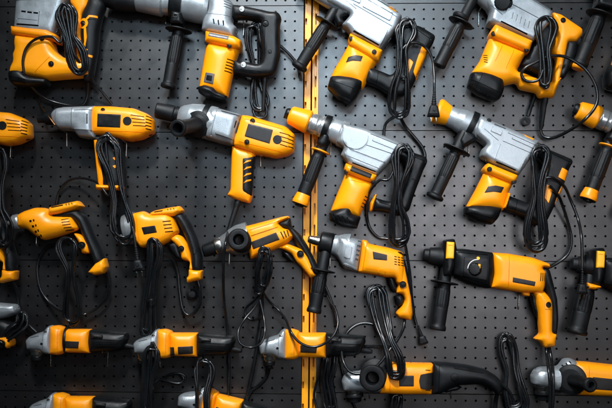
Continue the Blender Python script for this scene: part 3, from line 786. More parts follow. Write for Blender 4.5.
# ================================================================== TOOL H : impact wrench with facing handle
T = Tool('impact_wrench', 'orange and grey wrench with a black socket and round side handle pointing out', 'impact wrench', 235, 140, 19, group=G_W)
T.lathe('socket', M['rubber'], (156.5, 110, 19), (184, 116, 19), [(0, 0.1), (1.5, 5.2), (0, 5.4), (0, 7.6), (1, 8.2), (18, 8.2), (19, 7.0), (21, 7), (21, 8.4), (26, 8.4)], n=44)
T.lathe('neck', M['silver'], (178, 114.5, 19), (214, 124, 19), [(0, 0.1), (0, 7.2), (4, 10.5), (12, 14), (22, 16), (34, 17), (38, 17)], n=56)
T.lathe('clamp_band', M['black'], (202.5, 120.6, 19), (208.5, 122.4, 19), [(0, 14), (0, 17.4), (5.2, 17.6), (5.2, 14)], n=56, caps=False)
o, hgc = T.blob('gear_case', M['silver'], [(207.5, 113), (212, 109), (220, 109), (243, 115.6), (240, 128), (234.5, 146.5), (224, 144.6), (206, 139), (204.5, 126)], t=16.5, R=8, p=2.4, r=3,
       feats=[(slot(223, 112.5, 242, 117.6, 1.6), 1.0), (slot(218, 134.6, 236, 140.6, 3.2), 1.2), (slot(219, 112, 213, 138, 0.5), -0.6), (slot(238, 123, 236, 130, 1.0), -1.3, M['dark'])])
a = (198.5, 124, 30); b = (180.5, 127.7, 72)
o = T.lathe('side_handle', M['rubber'], a, b, [(0, 0.1), (0, 13.0), (2.5, 13.0), (3.5, 9.5), (6, 7.0), (44, 6.8), (47, 8.1), (50, 8.2), (51.5, 7.2), (51.5, 5.0), (30, 4.2), (30, 0.01)], n=48, flute=(16, 0.4, 8, 42))
o, hm = T.blob('motor_housing', M['orange'], [(242.3, 115.6), (250, 116.4), (286, 127), (295.5, 135.6), (294.5, 152), (288, 156), (276, 158.5), (256, 155), (234, 147.5), (234, 141)], t=15.5, R=8.5, p=2.5, r=2.5,
       feats=[(slot(280.5 + k * 0.1, 134.5 + k * 3.9 + 0.2, 290.5 - k * 0.7, 137.4 + k * 3.8, 0.9), -1.3, M['dark']) for k in range(4)]
            + [(slot(289.5 - k * .2, 137.8 + k * 3.6, 294.2 - k * .1, 139.3 + k * 3.4, 1.0), -1.5, M['dark']) for k in range(4)]
            + [(slot(246, 121.4, 284, 131.6, 0.45), -0.4), (slot(240, 143.6, 284, 154.4, 0.5), -0.45), (slot(240.5, 124, 237.5, 135, 1.0), -1.2, M['dark'])])
T.decal('label_plate', M['plate'], [(250, 126), (274.2, 132.2), (270.8, 146), (246.2, 138.6)], hm, 0.35, r=0.7)
T.decal('brush_cap', M['black'], circ(278.4, 141.8, 4.4), hm, 0.7, r=0)
T.decal('brush_slot', M['plate'], slot(276.2, 141.2, 280.6, 142.4, 1.0), hm, 1.0, r=0)
T.screw(254, 123.4, hm, 2.0); T.screw(248.5, 144.2, hm, 2.0)
T.blob('pistol_grip', M['orange'], [(232, 146), (256, 152), (254, 168), (252.5, 198), (250, 203.5), (236, 200), (227, 195.5), (230.5, 190), (231, 170)], t=9.6, R=8, p=2.2, r=2,
       feats=[(slot(229, 193, 251, 199, 0.4), -0.3)])
g, hg = T.blob('grip_rubber', M['rubber'], [(239, 153.5), (256, 156.5), (254, 170), (252.5, 197), (246, 197.4), (239, 194.6), (239.6, 175)], t=10.6, R=7, p=2.2, r=1.6)
for k in range(4):
    y = 162.5 + k * 6.4
    T.decal('grip_stripe', M['orange'], [(244.3, y + 2.6), (247.5, y - 0.6), (252, y - 1.6), (252, y - 0.2), (248.4, y + 1)], hg, 0.5, r=0.3, parent=g)
T.lathe('cord_boot', M['rubber'], (238.6, 200, 19), (227, 236, 22), [(0, 3.6), (4, 3.5), (8, 2.8), (36, 2.1), (38, 1.4)], n=18)
T.tube('power_cord', M['cord'], [(228.5, 232, 24), (226, 242, 40), (224, 254, 40), (223.3, 275, 34), (224, 300, 20), (227.5, 330, 10), (229, 360, 8), (228.6, 390, 8), (228, 415, 8)], 1.5)
# ================================================================== hammers I and K (orange tipped)
def tipped_hammer(tr, label, full=True):
    T = Tool('rotary_hammer', label, 'rotary hammer', 355, 160, 19, tr=tr, group=G_H)
    T.lathe('tool_tip', M['black'], (285.5, 112.5, 19), (292, 115, 19), [(0, 0.1), (0, 4.4), (2, 5.6), (7, 6)], n=32)
    T.lathe('chuck_collar', M['orange'], (289.5, 114.5, 19), (309, 122.3, 19), [(0, 0.1), (0, 7.4), (1.5, 9.0), (4, 9.5), (17, 11.4), (20, 11.6), (21.5, 10)], n=48)
    T.lathe('barrel', M['silverd'], (307, 121.5, 19), (345, 135, 19), [(0, 9.2), (4, 9.3), (5, 10), (10, 10.3), (11, 9.8), (14, 9.8), (14.5, 10.6), (34, 11.2), (40, 11.5)], n=52)
    T.lathe('clamp_band', M['black'], (323.5, 126.8, 19), (330.3, 129.2, 19), [(0, 10), (0, 12.6), (5.8, 12.8), (5.8, 10)], n=44, caps=False)
    T.blob('clamp_lug', M['black'], [(324, 132), (331, 135), (327, 146), (320, 150), (316, 143)], t=9, R=4, p=2.5, r=1.6, hc=1)
    T.lathe('barrel_sleeve', M['silver'], (331, 129.5, 19), (347, 135.5, 19), [(0, 10), (0, 11.6), (9, 12), (10, 13.2), (16, 13.4)], n=48)
    T.screw(338, 141, 24, 2.2); T.screw(343, 125, 24, 1.6)
    o, hgb = T.blob('gearbox', M['silver'], [(341.5, 123), (366, 130), (385, 137), (399, 143), (404, 151), (392, 161), (377, 177), (349, 166.5), (340, 156), (343.5, 149), (336, 143.5), (338, 134)], t=14, R=4.5, p=2.5, r=2.2,
           feats=[(circ(355, 138.5, 12.8, 28), 0.9), (slot(366, 147, 398, 158, 0.9), -0.9), (slot(370, 136, 402, 149, 0.8), -0.6), (slot(349, 150, 384, 163.5, 1.6), 0.8), (slot(346, 157, 379, 170.5, 0.7), -0.7), (slot(352, 164.3, 375, 173, 1.1), -1.4, M['dark']), (slot(372, 141.5, 397, 151.5, 2.6), 0.6), (slot(344, 153, 347, 161, 1), 0.6)])
    o, hm = T.blob('motor_housing', M['orange'], [(346, 172), (375, 183), (369, 196), (364, 206), (359.5, 218), (345, 216), (330, 212), (337, 194)], t=14.5, R=14, p=2.1, r=2.5,
           feats=[(slot(357, 180, 346, 205, 0.35), -0.3), (slot(350, 181, 364, 184, 0.5), 0.3)] + [(slot(364.5 - k * 1.2, 197 + k * 3.3, 369.5 - k * 1.2, 199 + k * 3.3, 1.1), -1.2, M['dark']) for k in range(4)])
    o, hc_ = T.blob('motor_collar', M['orange'], [(345.5, 163.6), (377, 176), (374.5, 183.5), (371, 184), (345, 174.5), (343.5, 170)], t=16.2, R=4, p=2.6, r=1.5)
    T.decal('label_plate', M['plate'], [(351.6, 167.2), (371.6, 175.4), (369.6, 180.2), (349.6, 172.4)], hc_, 0.35, r=0.8)
    T.screw(346, 173, hc_, 1.7); T.screw(372.5, 182.5, hc_, 1.7)
    T.blob('motor_cap', M['black'], [(328.7, 213), (339, 207.5), (352.5, 204), (352.5, 213.5), (361, 217), (357, 229), (344, 226.5), (329.4, 220.5)], t=15, R=8, p=2.3, r=1.4,
           feats=[(slot(333 + k * 4.6, 215 + k * 1.0, 335.6 + k * 4.6, 221.4 + k * 1.0, 1.1), -1.2, M['dark']) for k in range(4)])
    T.blob('vent_rail', M['orange'], [(375, 194), (377, 195), (372.5, 211), (369.5, 212), (370, 203)], t=12, R=2.5, p=2.2, r=1)
    o, hh = T.blob('rear_handle', M['black'], [(398, 143), (408, 151), (426, 157), (427.5, 162), (423.5, 170), (415, 192), (409, 211), (398, 216.5), (384, 212), (371, 211), (374, 197.5), (388, 201.5), (397, 200), (403, 184), (407, 168), (401, 160), (392, 160)], t=9.5, R=6, p=2.4, r=3,
           feats=[(circ(412, 181, 1.6), -0.8), (slot(408, 156, 425, 163, 0.6), -0.5), (slot(379, 203, 392, 207, 0.6), -0.5)])
    side_handle(T, (321.5, 148, 20), (299.5, 205, 20), r=6.6, fl=3, fr=9.5, lip=8.0, neck=5.6, necklen=10, orange=True, ringed=True)
    return T
T = tipped_hammer(None, 'grey hammer with orange nose, its orange ended side grip over the upright')
hank(T, [(403, 145, 34), (402.5, 160, 35), (399, 184, 33), (397, 205, 30), (399, 225, 26), (399.5, 246, 22)], [9.5, 10.5, 3.2, 4.5, 9, 8.5], 5, 1.4, 51, jit=1.1,
     lead=[(388, 239, 8), (378, 237, 6), (370, 228, 6), (367, 216, 8), (367.5, 200, 20), (372, 188, 30), (380, 180, 33), (390, 177.5, 35)])
c = T.tube('power_cord', M['cord'], [(404, 238, 20), (407, 255, 16), (410, 275, 12), (412, 300, 9), (414, 315, 8), (416.5, 325, 8)], 1.5)
plug(T, 422.5, 339.5, 72, 9, c, 0.75)
T = tipped_hammer(lambda x, y: (x + 288, y - 4.5), 'orange nosed hammer cut off by the right edge, its side grip ending in orange')

# ================================================================== TOOL J
T = Tool('demolition_hammer', 'grey hammer with its orange nose behind a hanging plug, right of centre', 'demolition hammer', 500, 170, 19, group=G_H)
T.lathe('chuck_collar', M['orange'], (435.5, 110, 19), (451, 117, 19), [(0, 0.1), (0, 10.5), (1.5, 12.5), (4, 12.6), (15, 9.5), (17, 9)], n=48)
T.lathe('barrel', M['silver'], (447, 115, 19), (482, 130, 19), [(0, 8), (1, 9.6), (10, 10.6), (16, 12.2), (24, 12.2), (36, 12.5)], n=52)
T.lathe('clamp_band', M['black'], (468.5, 124, 19), (475, 127, 19), [(0, 11), (0, 14), (6, 14), (6, 11)], n=44, caps=False)
T.blob('clamp_lug', M['black'], [(463, 130), (474, 134), (476, 141), (468, 146), (461, 150), (457, 142)], t=9.5, R=4, p=2.5, r=1.6, hc=1)
o, hgb = T.blob('gearbox', M['silver'], [(477, 118), (484, 119), (509, 129.5), (538, 142), (533, 154), (517, 177), (491, 165), (479.5, 157), (481, 150), (485, 146), (474, 137), (472, 130)], t=14, R=4.5, p=2.5, r=2.2,
       feats=[([(497.5, 146), (523, 158), (515.5, 175), (491.5, 163)], 1.1), (slot(492, 126.5, 503, 131, 1.4), -1.0), (slot(500, 143, 530, 156, 0.7), -0.7), (slot(505, 135, 534, 148, 0.7), -0.6), (slot(482, 131, 496, 143, 0.6), -0.6), (slot(493.5, 163.4, 512.5, 172, 1.2), -1.6, M['dark']), (slot(489, 131, 499, 135.5, 5), 0.7), (slot(509, 140, 531, 150, 1.8), 0.6)])
T.screw(486.5, 123, hgb, 1.8); T.screw(478, 138.5, 26, 2.2)
T.decal('latch', M['orange'], [(520.5, 135), (526, 136), (532, 140), (530, 142), (523, 138.6)], hgb, 0.6)
o, hm = T.blob('motor_housing', M['orange'], [(484.5, 171), (513, 183), (508, 193), (503, 211), (484, 211), (465, 208), (475, 190)], t=14.5, R=14, p=2.1, r=2.5,
       feats=[(slot(498, 182, 490, 205, 0.35), -0.3), (slot(508, 188, 500, 208, 0.35), -0.3)])
o, hc_ = T.blob('motor_collar', M['orange'], [(486, 163.5), (516.5, 176), (514, 184.5), (509, 185), (483, 174.5), (481.5, 169.5)], t=16, R=5, p=2.6, r=1.8)
T.screw(486.6, 171, hc_, 1.9); T.screw(511, 183, hc_, 1.9)
T.decal('label_plate', M['plate'], [(485.7, 187.6), (493, 186.8), (501.5, 188.4), (498.4, 194), (491, 193), (482, 194)], hm, 0.3)
T.blob('motor_cap', M['black'], [(464, 206.8), (474, 204.6), (488, 204.6), (501.5, 207.6), (498, 218), (491.5, 225), (477, 222.4), (463.5, 214.5)], t=15, R=9, p=2.3, r=2.2, feats=[(slot(467, 213, 494, 220, 0.5), -0.5)])
T.blob('motor_fin', M['orange'], [(506, 193), (509.5, 194), (504.5, 209), (501, 209)], t=13.5, R=2, p=2.2, r=0.8)
o, hh = T.blob('rear_handle', M['black'], [(504, 194), (527, 203), (532, 200), (540, 182), (544, 165), (537, 158), (540, 146), (551, 151), (571, 159.5), (572, 163), (568, 170), (563, 186), (553, 208), (545, 224), (536, 226), (524, 217), (501, 209.5)], t=9.5, R=6, p=2.4, r=3,
       feats=[(slot(516, 198, 513, 213, 0.6), -0.6), (slot(549, 154, 568, 164, 0.6), -0.5)])
T.decal('grip_insert', M['orange'], [(559.5, 168.6), (566, 172), (563, 182), (555.6, 178)], hh, 0.5, r=0.9)
T.decal('grip_insert', M['orange'], [(559.6, 186), (561, 190), (554.5, 206), (552.8, 204.6), (556, 194)], hh, 0.5, r=0.9)
T.decal('grip_insert', M['orange'], [(544.6, 185), (550.6, 189), (546.2, 204), (542.2, 198.5)], hh, 0.5, r=0.9)
side_handle(T, (459, 145, 22), (434, 198.5, 22), r=6.0, fl=5, fr=14, lip=8.6, necklen=14, neck=6)
hank(T, [(541.5, 145, 34), (541.5, 158, 35), (539, 178, 35), (538, 200, 33), (536, 226, 30), (536.5, 253, 24)], [8.5, 9.5, 6, 4.5, 10, 10.5], 6, 1.35, 61, jit=1.6)
T.tube('power_cord', M['cord'], [(550, 186, 34), (558, 195, 30), (562, 204, 18), (569, 226, 8), (571.5, 240, 7), (569, 252, 7), (562, 260, 7), (548, 268, 8), (540, 270, 9)], 1.4)
c = T.tube('power_cord', M['cord'], [(545, 178, 36), (553, 178, 36), (564, 186, 28), (571, 201, 22), (578, 219, 24), (581.5, 238, 36), (582, 262, 38), (582, 270, 38)], 1.45)
plug(T, 582.2, 288, 91, 38, c, 0.85)

# ================================================================== pistol drills M, N, L
def pistol_drill(tr, label, chuck=True):
    T = Tool('power_drill', label, 'drill', 165, 240, 18, tr=tr, group=G_D)
    T.lathe('chuck_ring', M['silverd'], (124, 230.3, 18), (137, 227.4, 18), [(0, 0.1), (0, 12), (1, 14.2), (5, 15.4), (13, 15.8)], n=48)
    o, hm = T.blob('motor_housing', M['orange'], [(133.5, 213.6), (145, 211), (150.5, 214.4), (168, 213), (175, 218), (179.5, 232), (172, 240.5), (163.5, 245), (150, 247.4), (141.5, 248), (136.5, 241)], t=14, R=8.5, p=2.5, r=2.5,
           feats=[(slot(165.4 + k * 0.8, 222.4 + k * 3.4, 173 + k * 0.8, 221.6 + k * 3.4, 1.1), -1.2, M['dark']) for k in range(4)] + [(slot(138.6, 214, 142.6, 243, 0.5), -0.5), (slot(147, 218, 164, 216.4, 0.4), -0.4)])
    T.blob('top_rail', M['orange'], [(151, 213), (156, 210.6), (168, 208), (180.6, 206), (184.6, 210.6), (183, 213), (176, 217.4), (152, 218)], t=13, R=4.5, p=2.2, r=1.5,
           feats=[(slot(156.5, 212.8, 165, 211.5, 1.2), -1.2, M['dark'])] + [(slot(169.4 + k * 3, 209.4 - k * .4, 170.6 + k * 3, 211.2 - k * .4, 0.8), -1.0, M['dark']) for k in range(3)])
    T.decal('label_plate', M['black'], [(144.6, 228), (158, 226), (160, 233), (147, 235.2)], hm, 0.3)
    g, hg = T.blob('handle_grip', M['rubber'], [(164, 216), (172, 213), (183, 212.6), (190.5, 222), (197.5, 238), (203, 258), (202.5, 273), (192, 273), (191, 254), (186, 238), (180, 226), (176, 219), (166, 219)], t=10, R=6.5, p=2.1, r=3,
           feats=[(circ(195.4, 252, 2.2), 0.5), (slot(184, 220, 195, 245, 0.4), -0.35)])
    t_, ht = T.blob('handle_frame', M['orange'], [(169, 238), (177, 234), (183, 236.6), (188.5, 244), (191.5, 254), (194.5, 270), (189.4, 270), (190.4, 262), (182, 259.6), (180, 249)], t=9.4, R=4.5, p=2.2, r=2)
    T.screw(183, 248.8, ht, 2.3)
    T.blob('trigger', M['black'], [(168, 244), (178, 241), (181, 252), (183, 260), (177, 258), (171, 250)], t=6, R=3, p=2.3, r=1.5)
    T.blob('grip_foot', M['orange'], [(189.4, 269), (203.4, 270), (202.4, 279.5), (187.6, 283), (187.2, 277.6), (189, 276)], t=10.5, R=4, p=2.3, r=1.4, feats=[(slot(189.6, 275, 202, 273.4, 0.4), -0.4)])
    return T
T = pistol_drill(None, 'orange drill with square black label and a loop of cord below its foot')
hank(T, [(154, 240, 32), (155, 255, 30), (152, 275, 26), (149, 300, 21), (147, 335, 17)], [4.5, 5.5, 4, 5, 7], 5, 1.5, 71, jit=1.2, tie=(151, 300, 24, 4.8))
T.tube('power_cord', M['cord'], [(197.5, 280, 18), (200, 290, 17), (200, 303, 14), (195, 312, 11), (188.5, 315.4, 10), (182.6, 309, 9), (179.6, 292, 9), (177.6, 272, 10), (173, 260, 14), (165, 254.6, 20), (158, 256, 25)], 1.7)
T.lathe('cord_disc', M['rubber'], (192, 294.5, 3), (192, 294.5, 8), [(0, 0.1), (0, 5.8), (2.5, 5.6), (4, 3.5), (5, 3.3), (5, 0.01)], n=30)

# ---- M has a different nose
T = Tool('power_drill', 'orange drill with small silver chuck and slotted nose on the darkest part of the board', 'drill', 62, 230, 18, group=G_D)
T.lathe('chuck', M['silverd'], (8, 223.6, 18), (21, 221.3, 18), [(0, 0.1), (0, 2.4), (3.4, 2.6), (4, 5.6), (6, 7.6), (10.5, 7.8), (13, 7)], n=36)
o, hm = T.blob('motor_housing', M['orange'], [(17.6, 215.4), (24, 211.6), (36, 207.6), (46, 207.8), (52.5, 210.4), (53, 215), (66, 216.4), (74, 216.4), (79.4, 229), (72.6, 232.4), (60, 236.6), (45, 240.6), (39, 238), (28, 229.6), (19, 227.6)], t=13.5, R=12.5, p=2.1, r=3,
       feats=[(slot(34 + k * 2.2, 222 + k * 5.2, 36.4 + k * 2.2, 221.6 + k * 5.2, 2.3), -1.4, M['dark']) for k in range(4)] + [(slot(37.6 + k * 2.0, 221.2 + k * 5.0, 39.2 + k * 2.0, 221 + k * 5.0, 2.3), -1.4, M['dark']) for k in range(4)]
            + [(slot(64.4 + k * 0.9, 220.4 + k * 2.7, 71.4 + k * 1.1, 219.2 + k * 2.7, 0.9), -1.2, M['dark']) for k in range(5)] + [(slot(24, 212, 26, 229, 0.5), -0.5)])
T.blob('top_rail', M['orange'], [(51, 207.4), (66, 203.6), (79.6, 200.8), (84.4, 206.6), (76, 210.8), (60, 215), (50, 216)], t=12.4, R=4, p=2.2, r=1.5,
       feats=[(slot(54.5, 208.2, 66.5, 205.9, 1.4), -1.4, M['dark'])] + [(slot(69 + k * 2.8, 204.4 - k * .5, 70.4 + k * 2.8, 206.4 - k * .5, 0.8), -1.0, M['dark']) for k in range(3)])
g, hg = T.blob('handle_grip', M['rubber'], [(52, 215), (66, 211.4), (78, 209.4), (87, 216.4), (93.6, 232), (103.6, 254), (106, 262), (96, 268), (91, 254), (84, 238), (79, 224), (72, 217.6), (54, 219)], t=10.2, R=7, p=2.1, r=3,
       feats=[(slot(84, 222, 97, 250, 0.4), -0.35)])
t_, ht = T.blob('handle_frame', M['orange'], [(74.6, 233), (80, 234), (85.6, 237), (91, 246), (91, 253.6), (83, 253.8), (80.4, 244)], t=9.4, R=4, p=2.2, r=2)
T.screw(84.6, 245.4, ht, 2.8)
T.blob('grip_foot', M['orange'], [(97, 263), (106, 257.8), (108.4, 267), (105, 273.4), (96, 275.4), (89, 272.4)], t=10.5, R=4, p=2.3, r=1.4)
hank(T, [(66.5, 237, 31), (67, 250, 32), (70, 268, 30), (71, 285, 27), (72, 305, 22), (71, 327, 18)], [8.5, 9.6, 3.8, 4.6, 8, 6.5], 4, 1.3, 81, jit=1.0)
T.tube('power_cord', M['cord'], [(60, 246, 6), (54, 244.6, 5), (46, 248, 4), (39.5, 258, 4), (37, 270, 4), (40, 288, 4), (48, 301, 6), (58, 309, 12), (66, 312, 20)], 1.3)
T.tube('power_cord', M['cord'], [(106, 272, 16), (108.4, 285, 12), (105, 298, 9), (97, 308, 7), (86, 314, 7), (76, 315, 12)], 1.3)
# ---- L: left edge
T = pistol_drill(lambda x, y: (x - 185.5, y + 0.5), 'orange foot and black grip of a drill cut off by the left edge')
T.tube('power_cord', M['cord'], [(197.5, 280, 18), (203, 292, 14), (205, 305, 10), (210, 320, 8), (222, 332, 8)], 1.5)

# ================================================================== TOOL O : drill with facing handle
T = Tool('hammer_drill', 'orange drill with silver chuck ring and round black handle pointing out', 'drill', 262, 240, 18, group=G_D)
T.lathe('chuck', M['black'], (203, 251.4, 18), (219, 246.2, 18), [(0, 0.1), (0, 4.4), (1.5, 6.2), (13, 7.0), (16, 7)], n=72, flute=(20, 0.7, 2, 12))
T.lathe('chuck_ring', M['steel'], (215.4, 247.4, 18), (224.5, 244.5, 18), [(0, 0.1), (0, 7.6), (1, 8.4), (7, 8.4), (8, 7.4), (9.4, 7.4)], n=48)
T.lathe('gear_case', M['silverd'], (222.5, 245, 18), (252, 236, 18), [(0, 0.1), (0, 8.6), (6, 10.6), (10, 13.6), (18, 14.8), (28, 15)], n=56)
T.lathe('side_handle', M['rubber'], (241.8, 241.2, 26), (238.6, 239.6, 62), [(0, 0.1), (0, 11.5), (4, 11.5), (6, 8.4), (28, 8.2), (32, 10.2), (35.4, 10.4), (37.4, 9.2), (37.4, 5.2), (20, 4.4), (20, 0.01)], n=48)
o, hm = T.blob('motor_housing', M['orange'], [(243, 227), (249.4, 225.4), (268, 220.6), (284, 216.4), (289, 216), (290.6, 218.6), (279, 223.6), (284, 228.4), (289, 229.4), (293.6, 236.6), (288.4, 243), (276, 249.6), (259, 256.4), (250.6, 259.4), (248.6, 250), (246, 240)], t=13.5, R=8.5, p=2.5, r=1.8,
       feats=[(slot(281.4 + k * 3.0, 232.2 - k * 0.9 + 0, 284.8 + k * 2.4, 239.2 - k * 1.2, 1.1), -1.2, M['dark']) for k in range(3)] + [(slot(250, 231, 276, 223, 0.6), -0.5), (slot(252, 236, 279, 227, 0.8), 0.5), (slot(254, 255, 284, 242.6, 0.5), -0.45)])
T.decal('label_plate', M['plate'], [(252, 242.4), (277, 232.8), (280.6, 240), (254.4, 249.6)], hm, 0.35)
g, hg = T.blob('handle_grip', M['rubber'], [(276, 223.6), (284, 220), (290.6, 217.6), (292, 227), (301, 235), (308, 246), (314, 258), (322, 275), (312, 276), (306, 258), (296, 244), (289, 230), (281, 228)], t=10.2, R=6, p=2.1, r=2.4)
t_, ht = T.blob('handle_frame', M['orange'], [(277, 248), (287, 243), (296, 247), (303, 249), (308.6, 256), (313, 264.6), (317, 276), (310, 278), (300, 265.6), (296.6, 262.8), (291.6, 254.4), (284, 250)], t=9.6, R=4.5, p=2.2, r=2)
T.screw(300.8, 254, ht, 2.7)
T.blob('trigger', M['black'], [(282, 250), (290, 253), (296, 263), (291, 262), (286, 258)], t=6, R=2.5, p=2.3, r=1.2)
hank(T, [(264, 248, 33), (265, 262, 32), (262, 276, 28), (260, 292, 22)], [4.5, 6.5, 6, 4], 6, 1.35, 91, jit=1.5)
T.tube('power_cord', M['cord'], [(262, 285, 26), (260, 297, 22), (254, 308, 22), (245, 319, 26), (238.5, 331, 34), (240, 343, 38), (251, 347.6, 38), (261, 343, 38), (265, 331, 34), (263.6, 316, 26), (260, 300, 22)], 1.15)
T.tube('power_cord', M['cord'], [(262, 293, 18), (254, 301, 14), (246.5, 308, 12), (245.6, 315, 12), (252, 320, 14), (260, 317.6, 18), (262, 309, 22)], 1.2)
T.tube('power_cord', M['cord'], [(262, 290, 22), (268.6, 300.7, 14), (278, 309.6, 12), (286, 320, 22), (291, 332, 36), (299, 342, 38), (311, 347, 38), (323, 344.4, 38), (333, 336, 38), (338, 324, 34), (335.6, 310, 26), (329, 300, 18), (325, 290, 10)], 1.3)
T.tube('power_cord', M['cord'], [(262, 290, 12), (262, 310, 8), (258, 340, 6), (254, 365, 5), (249, 388, 5), (246, 402, 5)], 1.9)

# ================================================================== TOOL P : impact drill
T = Tool('impact_drill', 'orange drill with ribbed grey gear head and black side grip beside the upright', 'drill', 370, 265, 18, group=G_D)
T.lathe('chuck_jaws', M['steel'], (308, 238.8, 18), (322, 242, 18), [(0, 0.1), (0, 2.6), (1.5, 3.8), (8, 4.6), (14, 4.8)], n=32)
T.lathe('chuck', M['black'], (319.4, 241.4, 18), (337, 245.4, 18), [(0, 0.1), (0, 8.8), (1.6, 10.4), (12, 10.8), (13.4, 9.4), (17, 9.4)], n=72, flute=(18, 0.6, 2.5, 11))
T.lathe('gear_neck', M['silver'], (332.6, 244.4, 18), (348, 248, 18), [(0, 0.1), (0, 9.4), (4, 10), (9, 13), (15, 15)], n=48)
T.blob('gear_case', M['silver'], [(338, 236.6), (346, 236), (363, 240.4), (360.6, 256), (357.6, 272.4), (344, 269.4), (339.6, 262), (335, 254)], t=14.5, R=8, p=2.4, r=2.5,
       feats=[(slot(357.6 - k * 0.7, 241.6 + k * 4.4, 361 - k * 0.8, 242.6 + k * 4.4, 2.0), -1.3) for k in range(5)] + [([(345.6, 246), (352, 247.6), (350, 259), (343.6, 257.4)], 0.7), (slot(343.4, 264.2, 357, 269.6, 2.0), 0.9), (slot(341, 239, 337, 254, 0.5), -0.6)])
o, hm = T.blob('motor_housing', M['orange'], [(361.6, 239.4), (367.4, 240.4), (369, 243.6), (390, 248), (403, 252), (404.4, 268), (404, 285), (396, 284), (394, 278), (384, 277.4), (377, 275.6), (357.4, 272.6), (359.6, 256)], t=14, R=8.5, p=2.5, r=2.5,
       feats=[(slot(393.4 + j * 3.4, 256.6 + k * 2.5 + j * 0.6, 395.8 + j * 3.4, 257.2 + k * 2.5 + j * 0.6, 1.0), -1.2, M['dark']) for k in range(4) for j in range(3)] + [(slot(366.6, 242, 362, 272, 0.5), -0.5), (circ(381, 272, 3.6), 0.6), (slot(366, 268, 390, 273, 0.4), -0.4)])
T.decal('label_plate', M['plate'], [(372, 251.6), (386.2, 255), (386.2, 260.6), (372.8, 259.4)], hm, 0.35)
T.blob('end_cap', M['black'], [(392, 250.6), (401, 251.6), (404.6, 256), (399, 255.4)], t=14.6, R=3, p=2.2, r=1)
g, hg = T.blob('handle_grip', M['rubber'], [(402, 255), (405.4, 262), (410, 280), (413, 297), (415.4, 312), (412, 316), (406, 300), (402, 280), (399, 262)], t=9.6, R=6, p=2.1, r=2)
t_, ht = T.blob('handle_frame', M['orange'], [(385, 272), (404.6, 264), (409, 284), (411.6, 297), (413, 313), (411, 320.6), (398, 317.6), (395.4, 313), (401.6, 305), (404.6, 300), (402, 294.4), (395.4, 293), (397.6, 286), (394, 277)], t=11, R=6, p=2.2, r=2, feats=[(slot(398, 314, 411, 316, 0.4), -0.4)])
T.screw(402, 284.2, ht, 2.6)
T.blob('grip_pad', M['rubber'], [(395, 296), (401, 294), (404.4, 299), (402.4, 305.6), (397, 306.6)], t=8, R=4, p=2.2, r=2)
T.blob('trigger', M['black'], [(386.4, 275), (394, 277), (397, 290), (393, 293.6), (388.6, 284)], t=7, R=3, p=2.3, r=1.6)
side_handle(T, (323.4, 263, 20), (313.6, 313, 22), r=6.5, fl=7, fr=13, lip=7.2, neck=5.6, necklen=14)
hank(T, [(376, 286, 14), (377, 300, 18), (382, 322, 26), (388, 342, 36), (394, 360, 39), (395.6, 380, 36)], [9, 9.5, 7.5, 5, 8, 8], 5, 1.35, 101, jit=1.4)
T.tube('power_cord', M['cord'], [(405, 316, 18), (403.4, 328, 24), (398, 339, 32), (389, 351, 38), (377, 366, 40), (364, 373.4, 40), (351, 372.4, 38), (343.6, 362, 34), (342, 348, 24), (346.6, 334, 14), (356, 325.4, 10), (367, 323.4, 10), (378, 327, 14), (384, 336, 26)], 1.45)
T.tube('power_cord', M['cord'], [(321, 270, 6), (325, 285, 6), (331, 300, 7), (336, 318, 8), (338, 345, 8), (335, 370, 8), (326, 395, 8), (322, 412, 8)], 1.3)
hank(T, [(332, 350, 12), (331, 364, 14), (328, 380, 12), (330, 398, 10), (332, 416, 10)], [4.5, 6.5, 5, 5, 7], 5, 1.35, 104, jit=1.6)
T.tube('power_cord', M['cord'], [(318, 412, 8), (314, 396, 8), (318, 378, 10), (324, 362, 14), (332, 354, 16)], 1.3)
T.tube('power_cord', M['cord'], [(338, 345, 5), (342, 370, 5), (349, 392, 5), (357, 412, 5)], 1.4)

